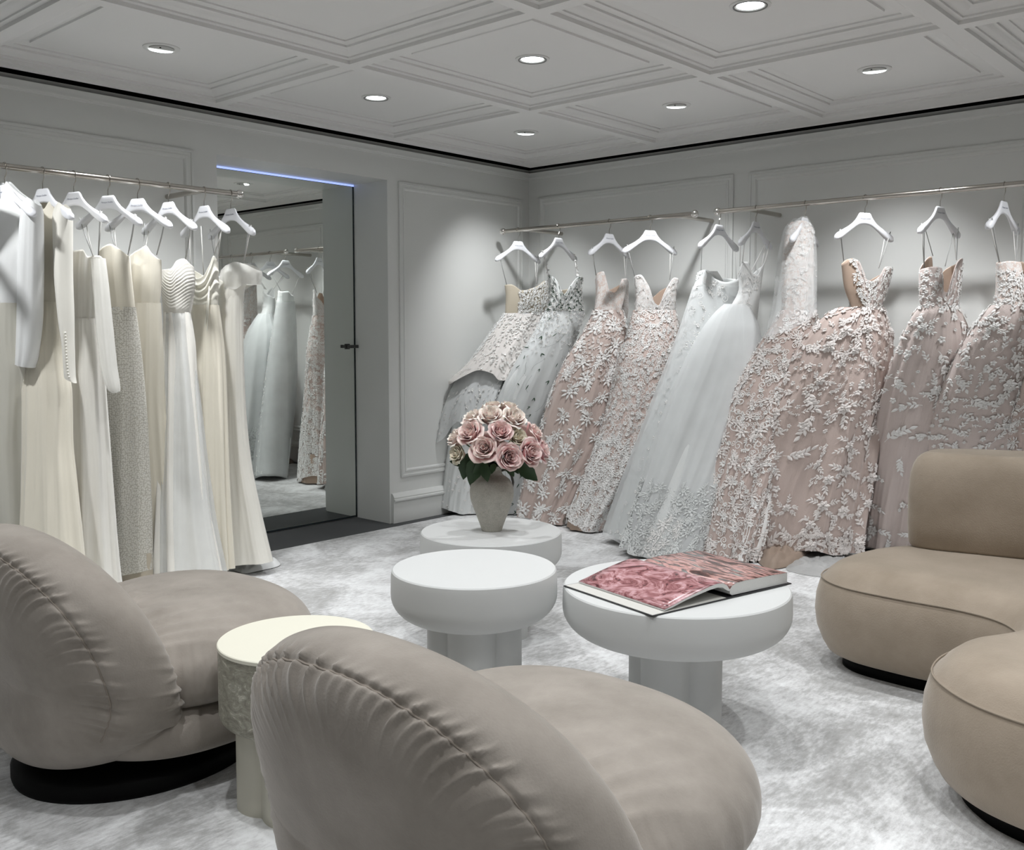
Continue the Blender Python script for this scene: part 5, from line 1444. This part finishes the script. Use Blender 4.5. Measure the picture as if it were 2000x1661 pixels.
garment('bodice', bo, [m_warm], t, og, lining=m_silk)
pe = Loft([(1080, 175, 298, .05), (1135, 170, 302, .05)], s.A * .1 + B * .9, B, s.he, s.he, nr=12, nc=70, folds=(.003, .008, 9, 1), seed=4, **SD)
garment('underskirt', pe, [m_beige], t, og)
s.loops(t, og, [(182, 500), (250, 498)])
# L5 crepe
s, t = lgown('L5', 'ivory crepe gown with folded-over neckline and flared hem, fifth from the left edge'); og = t.location
B = Bl(310, 1140)
k = Loft([(592, 240, 315, .042), (680, 236, 320, .05), (780, 232, 324, .056), (860, 230, 331, .06), (950, 226, 341, .066), (1060, 222, 356, .075), (1098, 220, 366, .08)], s.A, B, s.ang, s.he, hem=[(-1, 1112), (0, 1116), (.7, 1108), (1, 1096)], nr=90, nc=130, folds=(0.0018, 0.0128, 7, .9), big=.35, seed=141, **SD)
garment('skirt', k, [m_warm], t, og)
bo = Loft([(482, 256, 314, .04), (540, 248, 317, .05), (598, 241, 315, .044)], s.A, s.A, s.ang, s.ang, top=[(-1, 500), (-.1, 486), (.2, 481), (.6, 496), (1, 508)], topb=[(-1, 505), (0, 500), (1, 508)], nr=34, nc=110, folds=(.002, .003, 8, 1), seed=8, **SD)
garment('bodice', bo, [m_warm], t, og, lining=m_silk)
pe = Loft([(1080, 236, 350, .05), (1132, 232, 358, .055)], s.A * .1 + B * .9, B, s.he, s.he, hem=[(-1, 1132), (1, 1128)], nr=12, nc=70, folds=(.003, .01, 7, 1), seed=4, **SD)
garment('underskirt', pe, [m_silk], t, og)
s.loops(t, og, [(228, 495), (306, 498)])
# L6 ruched
s, t = lgown('L6', 'strapless gown with crosswise ruched chiffon bodice, sixth on the left rail'); og = t.location
B = Bl(390, 1150)
k = Loft([(610, 318, 374, .042), (680, 314, 386, .052), (780, 312, 393, .06), (900, 306, 406, .07), (1000, 302, 417, .078), (1080, 298, 432, .085), (1128, 296, 442, .09)], s.A, B, s.ang, s.he, nr=90, nc=140, folds=(0.0036, 0.0205, 7, .7), big=.35, seed=151, **SD)
garment('skirt', k, [m_chif], t, og)
k2 = Loft([(612, 322, 374, .046), (780, 316, 396, .066), (1000, 306, 424, .09), (1136, 300, 452, .10)], s.A, B, s.ang, s.he, nr=60, nc=110, folds=(0.0036, 0.0256, 7, .7), big=.35, seed=152, **SD)
garment('tulle_overskirt', k2, [m_tulle2], t, og)
bo = Loft([(508, 316, 378, .042), (550, 314, 382, .052), (600, 318, 376, .05), (614, 318, 374, .045)], s.A, s.A, s.ang, s.ang, top=[(-1, 528), (-.2, 526), (.2, 510), (.6, 506), (1, 520)], topb=[(-1, 530), (1, 522)], nr=60, nc=110, folds=(.001, .002, 6, 1), seed=8, cowl=(0, 1, 15, .0022), **SD)
garment('bodice', bo, [m_chif], t, og, lining=m_silk)
s.loops(t, og, [(280, 505), (362, 509)])
# L7 cowl satin
s, t = lgown('L7', 'ivory satin slip gown with thin straps and cowl neck, next to last on left rail'); og = t.location
B = Bl(425, 1140)
k = Loft([(596, 370, 428, .045), (700, 366, 440, .052), (800, 362, 444, .058), (900, 360, 447, .064), (1000, 356, 451, .07), (1112, 352, 458, .08)], s.A, B, s.ang, s.he, nr=90, nc=130, folds=(0.0027, 0.0192, 7, .7), big=.35, seed=161, **SD)
garment('skirt', k, [m_warm], t, og)
bo = Loft([(500, 374, 425, .04), (540, 366, 428, .05), (600, 370, 428, .046)], s.A, s.A, s.ang, s.ang, top=[(-1, 520), (-.6, 530), (-.1, 545), (.35, 538), (.7, 515), (.9, 500), (1, 506)], topb=[(-1, 525), (0, 540), (1, 510)], nr=50, nc=110, folds=(.001, .002, 6, 1), seed=8, cowl=(0, .9, 4, .008), **SD)
garment('bodice', bo, [m_satin], t, og, lining=m_satin)
for a_, p in ((.16, (418, 500)), (.15, (424, 512)), (-.13, (372, 518)), (-.03, (398, 540))):
    strap(t, og, [s.tip(a_) + np.array([0, 0, .01]), at(np.array(p[0]), np.array(p[1]), s.A, s.d)], .0024, m_strap, 'strap')
for dx in (0, 10):
    p0 = at(np.array(424.), np.array(560.), s.A, s.d) + np.array([.01, -.05, 0]); p1 = at(np.array(414. + dx), np.array(740. ), s.A, s.d) + np.array([.0, -.07, 0])
    strap(t, og, [p0, p1 * .6 + p0 * .4, p1, p1 + np.array([.0, 0, -.75])], .003, m_satin, 'hanging_ribbon')
# L8 off-shoulder
s, t = lgown('L8', 'ivory crepe gown with sheer off-shoulder ruffle and train, last before the mirror'); og = t.location
B = Bl(478, 1120)
k = Loft([(560, 424, 478, .045), (600, 426, 476, .048), (700, 420, 478, .052), (800, 416, 482, .058), (900, 412, 492, .066), (1000, 408, 512, .075), (1060, 406, 526, .085), (1098, 404, 536, .09)], s.A, B, s.ang, s.he, nr=90, nc=130, folds=(0.0027, 0.0179, 7, .8), big=.35, seed=171, **SD)
garment('skirt', k, [m_silk], t, og)
bo = Loft([(538, 426, 486, .045), (570, 424, 478, .05), (600, 426, 476, .048)], s.A, s.A, s.ang, s.ang, top=[(-1, 545), (0, 552), (1, 540)], nr=24, nc=100, folds=(.002, .003, 8, 1), seed=8, **SD)
garment('bodice', bo, [m_silk], t, og, lining=m_silk)
rf = Loft([(512, 436, 500, .05), (535, 430, 513, .075), (562, 428, 506, .06)], s.A, s.A, s.ang, s.ang, top=[(-1, 528), (0, 513), (.6, 518), (1, 530)], hem=[(-1, 560), (0, 566), (.6, 556), (1, 556)], nr=36, nc=120, folds=(.004, .010, 5, 1), seed=18, big=.5, **SD)
garment('shoulder_ruffle', rf, [m_chif_sh], t, og)
crumple(t, 'train', [(452, 1112), (475, 1122), (510, 1116), (543, 1108), (545, 1100), (520, 1090), (480, 1090), (455, 1100)], .035, m_white, 19, .012, org=og)
s.loops(t, og, [(425, 532), (474, 520)])
